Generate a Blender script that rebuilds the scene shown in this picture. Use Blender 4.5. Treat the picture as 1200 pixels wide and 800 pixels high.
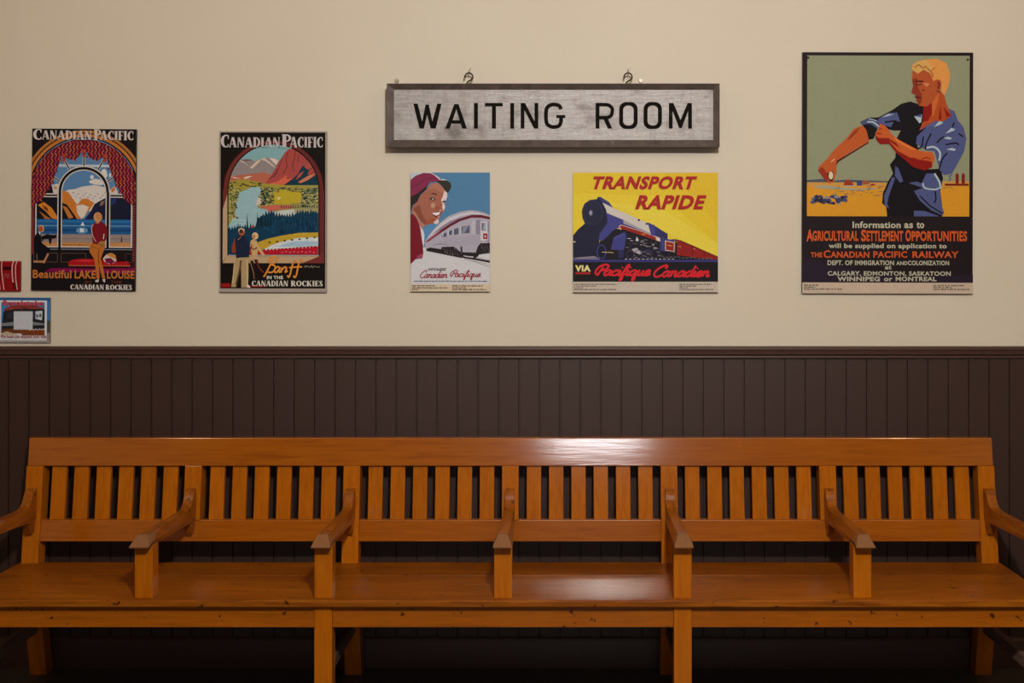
import bpy, bmesh, math, random
from mathutils import Vector
from mathutils.geometry import tessellate_polygon

for _o in list(bpy.data.objects):
    bpy.data.objects.remove(_o, do_unlink=True)
SC = bpy.context.scene
COL = SC.collection
random.seed(7)

# ------------------------------------------------------------------ camera
F = 1344.0            # focal length in pixels of the 1200x800 frame
VX, VY = 663.0, 320.0 # where the level, straight-ahead direction falls in the frame
H = 1.53              # eye height
cd = bpy.data.cameras.new('camera'); cam = bpy.data.objects.new('camera', cd); COL.objects.link(cam)
cam.location = (0, 0, H); cam.rotation_euler = (math.pi/2, 0, 0)
cd.sensor_width = 36.0; cd.lens = F*36.0/1200.0
cd.shift_x = -(VX-600)/1200.0; cd.shift_y = -(400-VY)/1200.0
cd.clip_start = 0.05; cd.clip_end = 100
SC.camera = cam

# ------------------------------------------------------------------ world, lights, exposure
w = bpy.data.worlds.new('world'); SC.world = w; w.use_nodes = True
w.node_tree.nodes['Background'].inputs[0].default_value = (0.75, 0.85, 1.0, 1)
w.node_tree.nodes['Background'].inputs[1].default_value = 0.4

def light(name, kind, loc, energy, color, **kw):
    d = bpy.data.lights.new(name, kind); d.energy = energy; d.color = color
    rot = kw.pop('rot', (0, 0, 0))
    for k, v in kw.items(): setattr(d, k, v)
    o = bpy.data.objects.new(name, d); COL.objects.link(o); o.location = loc; o.rotation_euler = rot
    return o
# pendant globe over the middle of the room, and a second one further right
light('unseen_lamp', 'POINT', (0.30, 0.60, 2.95), 312, (1.0, 0.965, 0.91), shadow_soft_size=0.10)
light('unseen_lamp', 'POINT', (2.1, 2.2, 3.10), 18, (1.0, 0.68, 0.40), shadow_soft_size=0.12)
light('unseen_lamp', 'POINT', (-2.4, 2.2, 3.10), 18, (1.0, 0.66, 0.38), shadow_soft_size=0.12)  # left lamp has no known source, added to warm and brighten that side
# daylight entering by the window in the wall behind the camera
light('window_daylight', 'AREA', (0.30, -2.93, 1.86), 14, (0.94, 0.96, 1.0), shape='RECTANGLE', size=0.85, size_y=0.42, rot=(math.radians(90), 0, 0))

vs = SC.view_settings
SC.display_settings.display_device = 'sRGB'
vs.view_transform = 'Standard'; vs.look = 'None'; vs.gamma = 1.0; vs.use_curve_mapping = False
vs.exposure = 0.14

# ------------------------------------------------------------------ materials
def lin(c): return c/12.92 if c <= 0.04045 else ((c+0.055)/1.055)**2.4
def hexl(h, k=1.0):
    h = h.lstrip('#'); return tuple(min(1, lin(int(h[i:i+2], 16)/255)*k) for i in (0, 2, 4)) + (1,)
class NT:
    def __init__(s, name):
        s.m = bpy.data.materials.new(name); s.m.use_nodes = True
        s.t = s.m.node_tree; s.b = s.t.nodes['Principled BSDF']
    def n(s, typ, **kw):
        x = s.t.nodes.new(typ)
        for k, v in kw.items(): setattr(x, k, v)
        return x
    def l(s, a, b): s.t.links.new(a, b)
    def noise(s, coord, scale, detail=4, rough=0.5, dist=0.0):
        x = s.n('ShaderNodeTexNoise'); x.inputs['Scale'].default_value = scale; x.inputs['Detail'].default_value = detail
        x.inputs['Roughness'].default_value = rough; x.inputs['Distortion'].default_value = dist
        s.l(coord, x.inputs['Vector']); return x.outputs['Fac']
    def ramp(s, fac, stops):
        x = s.n('ShaderNodeValToRGB'); e = x.color_ramp.elements
        while len(e) < len(stops): e.new(0.5)
        for el, (p, c) in zip(e, stops): el.position = p; el.color = c
        s.l(fac, x.inputs['Fac']); return x.outputs['Color']
    def mix(s, fac, a, b, blend='MIX'):
        x = s.n('ShaderNodeMix', data_type='RGBA', blend_type=blend)
        for v, i in ((fac, 0), (a, 6), (b, 7)):
            if hasattr(v, 'links'): s.l(v, x.inputs[i])
            else: x.inputs[i].default_value = v
        return x.outputs[2]
    def coord(s, scale=(1, 1, 1), kind='Object'):
        tc = s.n('ShaderNodeTexCoord'); mp = s.n('ShaderNodeMapping'); mp.inputs['Scale'].default_value = scale
        s.l(tc.outputs[kind], mp.inputs['Vector']); return mp.outputs['Vector']
    def world(s, scale=(1, 1, 1)):
        g = s.n('ShaderNodeNewGeometry'); mp = s.n('ShaderNodeMapping'); mp.inputs['Scale'].default_value = scale
        s.l(g.outputs['Position'], mp.inputs['Vector']); return mp.outputs['Vector']
    def bump(s, fac, strength, dist=0.002):
        x = s.n('ShaderNodeBump'); x.inputs['Strength'].default_value = strength; x.inputs['Distance'].default_value = dist
        s.l(fac, x.inputs['Height']); s.l(x.outputs['Normal'], s.b.inputs['Normal'])
    def set(s, **kw):
        for k, v in kw.items(): s.b.inputs[k.replace('_', ' ')].default_value = v
g4 = lambda v: (v, v, v, 1)

def wood(name, axis, base, dark, light_, rough=0.42, coat=1.0, wear=True, crough=0.12, worn=None, cior=1.5, blotch=0.35):
    s = NT(name)
    st = [26, 26, 26]; st[axis] = 1.6
    c = s.world(tuple(st))
    grain = s.noise(c, 3.0, 6, 0.6, 0.6)
    st2 = [3, 3, 3]; st2[axis] = 0.7
    broad = s.noise(s.world(tuple(st2)), 1.0, 3)
    col = s.ramp(grain, [(0.3, hexl(dark)), (0.52, hexl(base)), (0.75, hexl(light_))])
    col = s.mix(s.ramp(broad, [(0.35, g4(0.0)), (0.7, g4(blotch))]), col, hexl(dark))
    oi = s.n('ShaderNodeObjectInfo')
    tone = s.ramp(oi.outputs['Random'], [(0.0, g4(0.90)), (1.0, g4(1.0))])
    col = s.mix(1.0, col, tone, 'MULTIPLY')
    if wear:   # little dents and chips gone dark
        d = s.noise(s.world((1, 1, 1)), 34, 3, 0.5)
        col = s.mix(s.ramp(d, [(0.675, g4(0)), (0.70, g4(0.85))]), col, hexl('#1c0d05'))
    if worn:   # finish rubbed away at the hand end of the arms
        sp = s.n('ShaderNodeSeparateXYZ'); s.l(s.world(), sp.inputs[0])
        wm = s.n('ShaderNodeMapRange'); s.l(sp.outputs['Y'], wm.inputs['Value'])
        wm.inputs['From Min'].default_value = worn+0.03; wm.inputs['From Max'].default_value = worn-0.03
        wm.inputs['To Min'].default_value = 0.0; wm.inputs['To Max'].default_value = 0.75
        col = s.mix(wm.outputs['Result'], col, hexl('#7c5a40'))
    s.l(col, s.b.inputs['Base Color'])
    r = s.n('ShaderNodeMapRange'); s.l(grain, r.inputs['Value'])
    r.inputs['To Min'].default_value = rough-0.06; r.inputs['To Max'].default_value = rough+0.08
    s.l(r.outputs['Result'], s.b.inputs['Roughness'])
    s.set(Coat_Weight=coat, Coat_Roughness=crough, Coat_IOR=cior); s.b.inputs['Specular IOR Level'].default_value = 0.06
    s.bump(grain, 0.10, 0.0015); s.l(s.b.inputs['Normal'].links[0].from_socket, s.b.inputs['Coat Normal'])
    return s.m
WX = wood('varnished_oak_lengthwise', 0, '#ac5c09', '#964c05', '#b4660d', wear=False, cior=2.1, crough=0.11)
WAPR = wood('chipped_oak_apron', 0, '#a6580a', '#8e4a06', '#ae620e', coat=0.5, crough=0.2)
WY = wood('varnished_oak_crosswise', 1, '#a05a0a', '#884806', '#a8620e')
WZ = wood('varnished_oak_upright', 2, '#b46309', '#a25405', '#bc6b0d', coat=0.4, crough=0.13, wear=False)
WSEAT = wood('worn_oak_seat', 0, '#9c540a', '#6c3504', '#ae6816', rough=0.45, coat=0.35, crough=0.3, blotch=0.8)
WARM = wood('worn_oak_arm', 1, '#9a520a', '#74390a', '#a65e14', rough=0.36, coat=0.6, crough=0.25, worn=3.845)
WLIT = wood('lit_tint_wood', 1, '#7a5e54', '#5a423a', '#8a6e64', rough=0.4, coat=0.1)  # stretcher wood lightened, its colour stands in for light falling on it

def plain(name, h, rough=0.5, metal=0.0, nscale=60, var=0.12, bump=0.0):
    s = NT(name); c = s.world()
    n = s.noise(c, nscale, 4)
    col = s.mix(1.0, hexl(h), s.ramp(n, [(0.3, g4(1-var)), (0.7, g4(1.0))]), 'MULTIPLY')
    s.l(col, s.b.inputs['Base Color']); s.set(Roughness=rough, Metallic=metal)
    if bump: s.bump(n, bump, 0.001)
    return s.m
def wall_mat():
    s = NT('cream_wall_paint'); c = s.world()
    n = s.noise(c, 1.3, 3)
    col = s.ramp(n, [(0.3, hexl('#d3c7b4')), (0.7, hexl('#d7ccba'))])
    s.l(col, s.b.inputs['Base Color']); s.set(Roughness=0.6)
    s.bump(s.noise(s.world(), 220, 3), 0.12, 0.0006); return s.m
M_WALL = wall_mat()
M_PANEL = plain('brown_gloss_paint', '#39221b', 0.5, nscale=7, var=0.10)
M_TRIM = plain('brown_trim_paint', '#4a3129', 0.42, nscale=9, var=0.08)
M_CEIL = plain('ceiling_paint', '#a89f90', 0.8)
M_SIDE = plain('tan_side_wall_paint', '#6e5e4a', 0.7)
M_FLOOR = plain('grey_floor', '#524940', 0.5, nscale=5, var=0.3)
M_BOARDEDGE = plain('poster_board_edge', '#8a7a6a', 0.6)
M_IRON = plain('dark_iron', '#3a302a', 0.45, 0.6)
M_STEEL = plain('pale_steel', '#a89a88', 0.4, 0.5)
def sign_mat():
    s = NT('weathered_silver_paint')
    a = s.noise(s.world((6, 6, 60)), 2.0, 6, 0.65)     # faint lengthwise grain
    b = s.noise(s.world((1, 1, 1)), 90, 5, 0.7)
    d = s.noise(s.world((1.0, 1, 1)), 6.5, 5, 0.6)
    col = s.ramp(a, [(0.25, hexl('#847e7c')), (0.5, hexl('#a5a09f')), (0.8, hexl('#b8b5b5'))])
    col = s.mix(s.ramp(b, [(0.4, g4(0.0)), (0.75, g4(0.5))]), col, hexl('#6e645e'))
    col = s.mix(s.ramp(d, [(0.57, g4(0)), (0.72, g4(0.75))]), col, hexl('#4e423c'))
    col = s.mix(s.ramp(s.noise(s.world(), 4, 4, 0.6), [(0.62, g4(0)), (0.75, g4(0.6))]), col, hexl('#c2bebb'))
    st = s.noise(s.world((30, 30, 2.5)), 1.0, 4, 0.6)   # runs of grime
    col = s.mix(s.ramp(st, [(0.5, g4(0)), (0.78, g4(0.5))]), col, hexl('#6a5e58'))
    s.l(col, s.b.inputs['Base Color']); s.set(Roughness=0.5, Metallic=0.15); s.bump(b, 0.25, 0.001); return s.m
def signframe_mat():
    s = NT('weathered_brown_frame_paint')
    b = s.noise(s.world((1, 1, 1)), 26, 6, 0.7)
    col = s.ramp(b, [(0.3, hexl('#3c312c')), (0.6, hexl('#584a44')), (0.85, hexl('#8a827d'))])
    s.l(col, s.b.inputs['Base Color']); s.set(Roughness=0.5); s.bump(b, 0.2, 0.001); return s.m
M_SIGN, M_SIGNFRAME = sign_mat(), signframe_mat()
def sign_letter_mat():
    s = NT('black_sign_paint')
    b = s.noise(s.world((1, 1, 1)), 60, 5, 0.7)
    col = s.ramp(b, [(0.35, hexl('#120e0c')), (0.64, hexl('#1a1513')), (0.86, hexl('#5a524e'))])
    s.l(col, s.b.inputs['Base Color']); s.set(Roughness=0.7); s.b.inputs['Specular IOR Level'].default_value = 0.05; return s.m
M_SIGNINK = sign_letter_mat()
_ink = {}
def ink(h):
    if h not in _ink:
        s = NT('print_ink_' + h.strip('#')); n = s.noise(s.world(), 140, 2)
        col = s.mix(1.0, hexl(h), s.ramp(n, [(0.3, g4(0.9)), (0.7, g4(1.0))]), 'MULTIPLY')
        s.l(col, s.b.inputs['Base Color']); s.set(Roughness=0.5); s.b.inputs['Specular IOR Level'].default_value = 0.10
        _ink[h] = s.m
    return _ink[h]

# ------------------------------------------------------------------ object helpers
def mesh(name, verts, faces, mats, parent=None, loc=(0, 0, 0), fmat=None, smooth=False):
    me = bpy.data.meshes.new(name); me.from_pydata([tuple(v) for v in verts], [], faces)
    for m in (mats if isinstance(mats, (list, tuple)) else [mats]): me.materials.append(m)
    if fmat: me.polygons.foreach_set('material_index', fmat)
    if smooth: me.polygons.foreach_set('use_smooth', [True]*len(me.polygons))
    me.update()
    return link(name, me, parent, loc)
def link(name, me, parent=None, loc=(0, 0, 0)):
    o = bpy.data.objects.new(name, me); COL.objects.link(o); o.location = loc
    if parent: o.parent = parent
    return o
def from_bm(name, bm, mat, parent=None, loc=(0, 0, 0), bevel=0.0, seg=2, smooth=False):
    bmesh.ops.recalc_face_normals(bm, faces=bm.faces[:])
    if bevel:
        bmesh.ops.bevel(bm, geom=bm.edges[:], offset=bevel, segments=seg, affect='EDGES', profile=0.5)
    me = bpy.data.meshes.new(name); bm.to_mesh(me); bm.free(); me.materials.append(mat)
    if smooth: me.polygons.foreach_set('use_smooth', [True]*len(me.polygons))
    return link(name, me, parent, loc)
def hexa(bm, p):  # 8 points: bottom ring then top ring
    v = [bm.verts.new(q) for q in p]
    for f in ((0, 3, 2, 1), (4, 5, 6, 7), (0, 1, 5, 4), (1, 2, 6, 5), (2, 3, 7, 6), (3, 0, 4, 7)):
        bm.faces.new([v[i] for i in f])
def box(bm, x0, x1, y0, y1, z0, z1):
    hexa(bm, [(x0, y0, z0), (x1, y0, z0), (x1, y1, z0), (x0, y1, z0), (x0, y0, z1), (x1, y0, z1), (x1, y1, z1), (x0, y1, z1)])
def boxobj(name, mat, b, parent=None, bevel=0.002, origin=(0, 0, 0)):
    bm = bmesh.new(); ox, oy, oz = origin
    box(bm, b[0]-ox, b[1]-ox, b[2]-oy, b[3]-oy, b[4]-oz, b[5]-oz)
    return from_bm(name, bm, mat, parent, (0, 0, 0), bevel)
def thing(name, label, cat, loc=(0, 0, 0), group=None, rot=(0, 0, 0)):
    o = bpy.data.objects.new(name, None); COL.objects.link(o); o.location = loc; o.rotation_euler = rot
    o.empty_display_size = 0.05
    o['label'] = label; o['category'] = cat
    if group: o['group'] = group
    return o
def tube(pts, r, n=8, closed=False):
    bm = bmesh.new(); rings = []; P = [Vector(p) for p in pts]
    for i, p in enumerate(P):
        t = (P[min(i+1, len(P)-1)]-P[max(i-1, 0)]).normalized()
        a = t.orthogonal().normalized() if i == 0 else (pa - t*pa.dot(t)).normalized()
        pa = a; b = t.cross(a)
        rings.append([bm.verts.new(p+(a*math.cos(2*math.pi*k/n)+b*math.sin(2*math.pi*k/n))*r) for k in range(n)])
    for i in range(len(rings)-1):
        for k in range(n):
            bm.faces.new([rings[i][k], rings[i][(k+1) % n], rings[i+1][(k+1) % n], rings[i+1][k]])
    bm.faces.new(rings[0][::-1]); bm.faces.new(rings[-1])
    return bm

# ------------------------------------------------------------------ the room
YW = 4.47             # plaster face of the wall
XL, XR, YB, ZC = -3.6, 3.6, -3.0, 3.45
def structure(o, label=None):
    o['kind'] = 'structure'
    if label: o['label'] = label
    return o
wall = structure(boxobj('wall_back', M_WALL, (XL, XR, YW, YW+0.15, 0, ZC), bevel=0), 'cream painted wall above dark brown beadboard wainscot')
wall['category'] = 'wall'
fl = structure(boxobj('floor', M_FLOOR, (XL, XR, YB, YW+0.15, -0.1, 0), bevel=0), 'grey worn floor in front of and under the bench'); fl['category'] = 'floor'
for nm, b, m, lb, ct in (('ceiling', (XL, XR, YB, YW+0.15, ZC, ZC+0.1), M_CEIL, 'plain pale ceiling of the room', 'ceiling'),
                 ('wall_left', (XL-0.15, XL, YB, YW+0.15, 0, ZC), M_SIDE, 'tan side wall at the far left', 'wall'),
                 ('wall_right', (XR, XR+0.15, YB, YW+0.15, 0, ZC), M_SIDE, 'tan side wall at the far right', 'wall')):
    o = structure(boxobj(nm, m, b, bevel=0), lb); o['category'] = ct
# wall behind the camera, with the window opening
bm = bmesh.new(); wx0, wx1, wz0, wz1 = -0.15, 0.75, 1.62, 2.10
for b in ((XL, wx0, 0, ZC), (wx1, XR, 0, ZC), (wx0, wx1, 0, wz0), (wx0, wx1, wz1, ZC)):
    box(bm, b[0], b[1], YB-0.15, YB, b[2], b[3])
o = structure(from_bm('wall_front', bm, M_PANEL), 'brown panelled wall behind the viewer with one window'); o['category'] = 'wall'

# wainscot boards: one tongue-and-groove board per object, sharing one mesh
PITCH = 23.93*4.455/F
zb0, zb1 = 0.118, 1.195
prof = [(0.0, 0.0), (0.0, -0.0075), (0.0022, -0.0075), (0.0036, -0.0150), (PITCH-0.0034, -0.0150), (PITCH-0.0020, -0.0075), (PITCH, -0.0075), (PITCH, 0.0)]
vv = [(x, y, 0) for x, y in prof] + [(x, y, zb1-zb0) for x, y in prof]
n = len(prof)
ff = [[i, (i+1) % n, (i+1) % n+n, i+n] for i in range(n)] + [list(range(n))[::-1], list(range(n, 2*n))]
bme = bpy.data.meshes.new('board'); bme.from_pydata(vv, [], ff); bme.materials.append(M_PANEL); bme.update()
x = (10-VX)*4.455/F - 18*PITCH
while x < XR-PITCH:
    if x > XL:
        link('board', bme, wall, (x, YW, zb0))
    x += PITCH

def run(name, prof, mat, parent, x0, x1):
    """moulding: profile of (y, z) points swept along x"""
    n = len(prof)
    vv = [(x0, y, z) for y, z in prof] + [(x1, y, z) for y, z in prof]
    ff = [[i, i+n, (i+1) % n+n, (i+1) % n] for i in range(n)] + [list(range(n)), list(range(n, 2*n))[::-1]]
    o = mesh(name, vv, ff, mat, parent)
    bm = bmesh.new(); bm.from_mesh(o.data); bmesh.ops.recalc_face_normals(bm, faces=bm.faces[:]); bm.to_mesh(o.data); bm.free()
    return o
# chair rail: cap, cove and bead
def arc(cy, cz, r, a0, a1, k=6):
    return [(cy+r*math.cos(math.radians(a0+(a1-a0)*i/k)), cz+r*math.sin(math.radians(a0+(a1-a0)*i/k))) for i in range(k+1)]
zt = 1.2465
cap = [(YW, zt), (4.436, zt-0.001)] + arc(4.438, zt-0.007, 0.006, 100, 180, 4) + [(4.432, zt-0.013)] + \
      [(4.4335, zt-0.0135), (4.436, zt-0.018), (4.4375, zt-0.026), (4.4385, zt-0.031), (4.449, zt-0.0315), (4.449, zt-0.036)] + \
      arc(4.447, zt-0.0415, 0.0055, 90, 270, 6) + [(YW, zt-0.0475)]
t1 = structure(run('trim_1', cap, M_TRIM, None, XL, XR), 'moulded dark brown chair rail capping the beadboard'); t1['category'] = 'trim'
bb = [(YW, 0.0), (4.440, 0.0), (4.440, 0.105), (4.444, 0.114), (4.452, 0.119), (YW, 0.122)]
b1 = structure(run('baseboard_back', bb, M_TRIM, None, XL, XR), 'dark brown baseboard behind the bench'); b1['category'] = 'baseboard'

# ------------------------------------------------------------------ the long bench
X0, U = (597.8-VX)/311.4, 0.6
PX = [X0+(k-3)*U for k in range(7)]
BX = (PX[0]+PX[6])/2
BO = (BX, 4.06, 0.0)
bench = thing('bench', 'long varnished orange oak waiting bench with six seats and seven arms', 'bench', BO)
TZ = 0.128
def yb(z): return 4.295+(z-0.444)*TZ       # front face of the reclined back
def P(o): return (o[0]-BO[0], o[1]-BO[1], o[2]-BO[2])
def bpart(name, mat, b, bevel=0.002): return boxobj(name, mat, b, bench, bevel, BO)
def lean(name, mat, x0, x1, z0, z1, d0, d1, bevel=0.0018):
    bm = bmesh.new()
    hexa(bm, [P(q) for q in ((x0, yb(z0)+d0, z0), (x1, yb(z0)+d0, z0), (x1, yb(z0)+d1, z0), (x0, yb(z0)+d1, z0),
                             (x0, yb(z1)+d0, z1), (x1, yb(z1)+d0, z1), (x1, yb(z1)+d1, z1), (x0, yb(z1)+d1, z1))])
    return from_bm(name, bm, mat, bench, (0, 0, 0), bevel)
PW = 0.0315
lean('top_rail', WX, PX[0]-PW+0.004, PX[6]+PW-0.004, 0.801, 0.905, -0.001, 0.040, 0.003)
for k in range(7):
    lean('back_post', WZ, PX[k]-PW, PX[k]+PW, 0.30 if k % 2 == 0 else 0.6015, 0.801, 0.0, 0.060)
for k in (0, 2, 4):
    lean('back_rail', WX, PX[k]+PW, PX[k+2]-PW, 0.522, 0.601, 0.006, 0.036)
gap = (U-2*PW-6*0.0545)/7
smesh = None
for k in range(6):
    for i in range(6):
        xa = PX[k]+PW+gap+i*(0.0545+gap)
        if smesh is None:
            s = lean('slat', WZ, -0.02725+BX, 0.02725+BX, 0.601, 0.801, 0.012, 0.030, 0.0015); smesh = s.data
        else:
            s = link('slat', smesh, bench)
        s.location = (xa+0.02725-BX, 0, 0)
SX0, SX1 = PX[0]-PW-0.008, PX[6]+PW+0.008
# seat: a wide front plank with a rounded nose and a narrower rear plank
bm = bmesh.new(); box(bm, *[v for ab in ((SX0-BO[0], SX1-BO[0]), (3.805-BO[1], 4.1225-BO[1]), (0.4205, 0.4445)) for v in ab])
from_bm('seat_plank', bm, WSEAT, bench, bevel=0.005, seg=3)
bm = bmesh.new(); box(bm, *[v for ab in ((SX0-BO[0], SX1-BO[0]), (4.1245-BO[1], 4.312-BO[1]), (0.4205, 0.4440)) for v in ab])
from_bm('seat_plank', bm, WSEAT, bench, bevel=0.002)
for a, b in ((SX0+0.004, PX[2]-0.0298), (PX[2]+0.0298, PX[4]-0.0298), (PX[4]+0.0298, SX1-0.004)):
    bpart('apron', WAPR, (a, b, 3.832, 3.852, 0.347, 0.4205))
for k in (0, 2, 4, 6):
    bpart('front_leg', WZ, (PX[k]-0.0298, PX[k]+0.0298, 3.825, 3.881, 0.0, 0.4205))
    bm = bmesh.new(); xa, xb = PX[k]-PW, PX[k]+PW
    hexa(bm, [P(q) for q in ((xa, 4.368, 0), (xb, 4.368, 0), (xb, 4.428, 0), (xa, 4.428, 0),
                             (xa, 4.288, 0.4205), (xb, 4.288, 0.4205), (xb, 4.348, 0.4205), (xa, 4.348, 0.4205))])
    from_bm('rear_leg', bm, WZ, bench, bevel=0.002)
    bpart('stretcher', WLIT, (PX[k]-0.014, PX[k]+0.014, 3.88, 4.335, 0.172, 0.212))
    bpart('side_rail', WY, (PX[k]-0.012, PX[k]+0.012, 3.88, 4.285, 0.35, 0.4205))
# arms: flared and chamfered, sweeping up into a rounded tab against the post
ST = [(3.784, 0.6275, 0.623, 0.0312, 0.0314), (3.818, 0.660, 0.6225, 0.0168, 0.0308), (3.95, 0.658, 0.619, 0.0168, 0.0280), (4.10, 0.656, 0.612, 0.0168, 0.0240),
      (4.20, 0.6545, 0.606, 0.0170, 0.0205), (4.236, 0.656, 0.603, 0.0172, 0.0190), (4.256, 0.662, 0.602, 0.0172, 0.0180), (4.270, 0.672, 0.602, 0.0172, 0.0175),
      (4.280, 0.685, 0.602, 0.0172, 0.0173), (4.288, 0.700, 0.602, 0.0172, 0.0172), (4.296, 0.711, 0.602, 0.0172, 0.0172), (4.306, 0.7175, 0.602, 0.0170, 0.0172), (4.322, 0.7195, 0.602, 0.0170, 0.0172)]
def arm_mesh():
    bm = bmesh.new(); R = []
    for y, ztp, zbt, wt, wb in ST:
        zc = zbt+0.35*(ztp-zbt)
        R.append([bm.verts.new((x, y-BO[1], z)) for x, z in ((-wb*0.97, zbt), (wb*0.97, zbt), (wb, zc), (wt, ztp), (-wt, ztp), (-wb, zc))])
    for i in range(len(R)-1):
        for k in range(6):
            bm.faces.new([R[i][k], R[i][(k+1) % 6], R[i+1][(k+1) % 6], R[i+1][k]])
    bm.faces.new(R[0][::-1]); bm.faces.new(R[-1])
    bmesh.ops.recalc_face_normals(bm, faces=bm.faces[:])
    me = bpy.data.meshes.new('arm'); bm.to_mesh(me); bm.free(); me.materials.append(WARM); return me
am = arm_mesh()
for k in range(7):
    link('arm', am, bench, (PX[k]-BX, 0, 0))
    bpart('arm_post', WZ, (PX[k]-0.0302, PX[k]+0.0302, 3.829, 3.884, 0.4445, 0.6215))
    bm = bmesh.new(); xa, xb = PX[k]-0.014, PX[k]+0.014
    hexa(bm, [P(q) for q in ((xa+0.002, 4.285, 0.556), (xb-0.002, 4.285, 0.556), (xb-0.002, 4.312, 0.556), (xa+0.002, 4.312, 0.556),
                             (xa, 4.262, 0.603), (xb, 4.262, 0.603), (xb, 4.317, 0.603), (xa, 4.317, 0.603))])
    from_bm('bracket', bm, WARM, bench, bevel=0.002)

# ------------------------------------------------------------------ flat printing: polygons, strokes and lettering laid on a board
def clip_poly(poly, reg):
    """Sutherland-Hodgman against a convex region (either winding)"""
    A = sum(reg[i][0]*reg[(i+1) % len(reg)][1]-reg[(i+1) % len(reg)][0]*reg[i][1] for i in range(len(reg)))
    sg = 1 if A > 0 else -1; out = list(poly)
    for i in range(len(reg)):
        a, b = reg[i], reg[(i+1) % len(reg)]; src, out = out, []
        side = lambda p: sg*((b[0]-a[0])*(p[1]-a[1])-(b[1]-a[1])*(p[0]-a[0]))
        for j in range(len(src)):
            p, q = src[j-1], src[j]; sp, sq = side(p), side(q)
            if (sp >= 0) != (sq >= 0):
                t = sp/(sp-sq); out.append((p[0]+t*(q[0]-p[0]), p[1]+t*(q[1]-p[1])))
            if sq >= 0: out.append(q)
        if not out: return []
    return out
def inside(p, poly):
    c = False; n = len(poly)
    for i in range(n):
        (x1, y1), (x2, y2) = poly[i], poly[i-1]
        if (y1 > p[1]) != (y2 > p[1]) and p[0] < (x2-x1)*(p[1]-y1)/(y2-y1)+x1: c = not c
    return c
def smooth_line(pts, k=6):
    out = []; n = len(pts)
    for i in range(n-1):
        p0, p1, p2, p3 = pts[max(i-1, 0)], pts[i], pts[i+1], pts[min(i+2, n-1)]
        for j in range(k):
            t = j/k; t2, t3 = t*t, t*t*t
            out.append(tuple(0.5*((2*p1[d])+(-p0[d]+p2[d])*t+(2*p0[d]-5*p1[d]+4*p2[d]-p3[d])*t2+(-p0[d]+3*p1[d]-3*p2[d]+p3[d])*t3) for d in (0, 1)))
    return out+[pts[-1]]
def ribbon(pts, w):
    L, Rr = [], []
    for i, p in enumerate(pts):
        a, b = pts[max(i-1, 0)], pts[min(i+1, len(pts)-1)]
        dx, dy = b[0]-a[0], b[1]-a[1]; d = math.hypot(dx, dy) or 1
        nx, ny = -dy/d*w/2, dx/d*w/2
        L.append((p[0]+nx, p[1]+ny)); Rr.append((p[0]-nx, p[1]-ny))
    return L, Rr
SCRIPT = {
 'a': ([[(.78,.82),(.48,1.),(.12,.72),(.06,.3),(.3,.0),(.6,.25),(.78,.9)], [(.8,1.),(.74,.4),(.86,.04),(1.1,.28)]], 1.),
 'c': ([[(.7,.8),(.48,1.),(.12,.68),(.1,.25),(.4,.0),(.85,.3)]], .8),
 'n': ([[(0,.7),(.12,.98),(.15,.6),(.12,0)], [(.12,.4),(.35,.9),(.6,.95),(.65,.5),(.65,.15),(.8,.0),(1.02,.28)]], .95),
 'd': ([[(.78,.82),(.48,1.),(.12,.72),(.06,.3),(.3,.0),(.6,.25),(.78,.9)], [(.84,2.0),(.78,1.2),(.76,.4),(.88,.04),(1.1,.28)]], 1.),
 'i': ([[(0,.5),(.16,1.),(.12,.3),(.26,.0),(.5,.28)], [(.2,1.42),(.23,1.6)]], .45),
 'e': ([[(-.05,.3),(.5,.55),(.55,.88),(.3,1.),(.08,.6),(.15,.1),(.4,0),(.8,.3)]], .76),
 'u': ([[(0,.6),(.13,1.),(.1,.3),(.3,.0),(.55,.3),(.66,1.)], [(.66,1.),(.62,.3),(.76,.0),(1.,.28)]], .95),
 'q': ([[(.78,.82),(.48,1.),(.12,.72),(.06,.3),(.3,.0),(.6,.25),(.78,.9)], [(.8,1.),(.74,.0),(.72,-.7),(.84,-.95),(.98,-.6),(.86,-.1),(1.1,.28)]], 1.),
 'f': ([[(-.02,.28),(.36,1.),(.52,1.75),(.4,2.),(.26,1.6),(.2,.4),(.18,-.6),(.28,-.95),(.42,-.6),(.28,.0),(.66,.28)]], .6),
 'C': ([[(1.3,1.45),(1.42,1.85),(1.1,2.05),(.5,1.6),(.15,.8),(.35,.1),(.85,.0),(1.4,.45)]], 1.3),
 'P': ([[(.62,1.6),(.5,.9),(.36,.0)], [(.5,.1),(.12,.25),(-.1,.9),(.15,1.7),(.7,2.05),(1.2,1.85),(1.2,1.3),(.85,1.0),(.52,.95)]], 1.1),
 'B': ([[(.55,1.75),(.3,.8),(.1,.0),(-.05,-.55)], [(.25,1.4),(.55,2.0),(.95,2.1),(1.1,1.75),(.85,1.25),(.5,1.05)], [(.5,1.05),(.9,.95),(.95,.5),(.7,.1),(.3,.05)]], 1.15),
 'F': ([[(-.1,-.75),(.1,-.98),(.3,-.6),(.42,.4),(.5,1.5),(.72,1.95),(.92,1.75)], [(.1,.95),(.95,1.0)]], .62),
}
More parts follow.
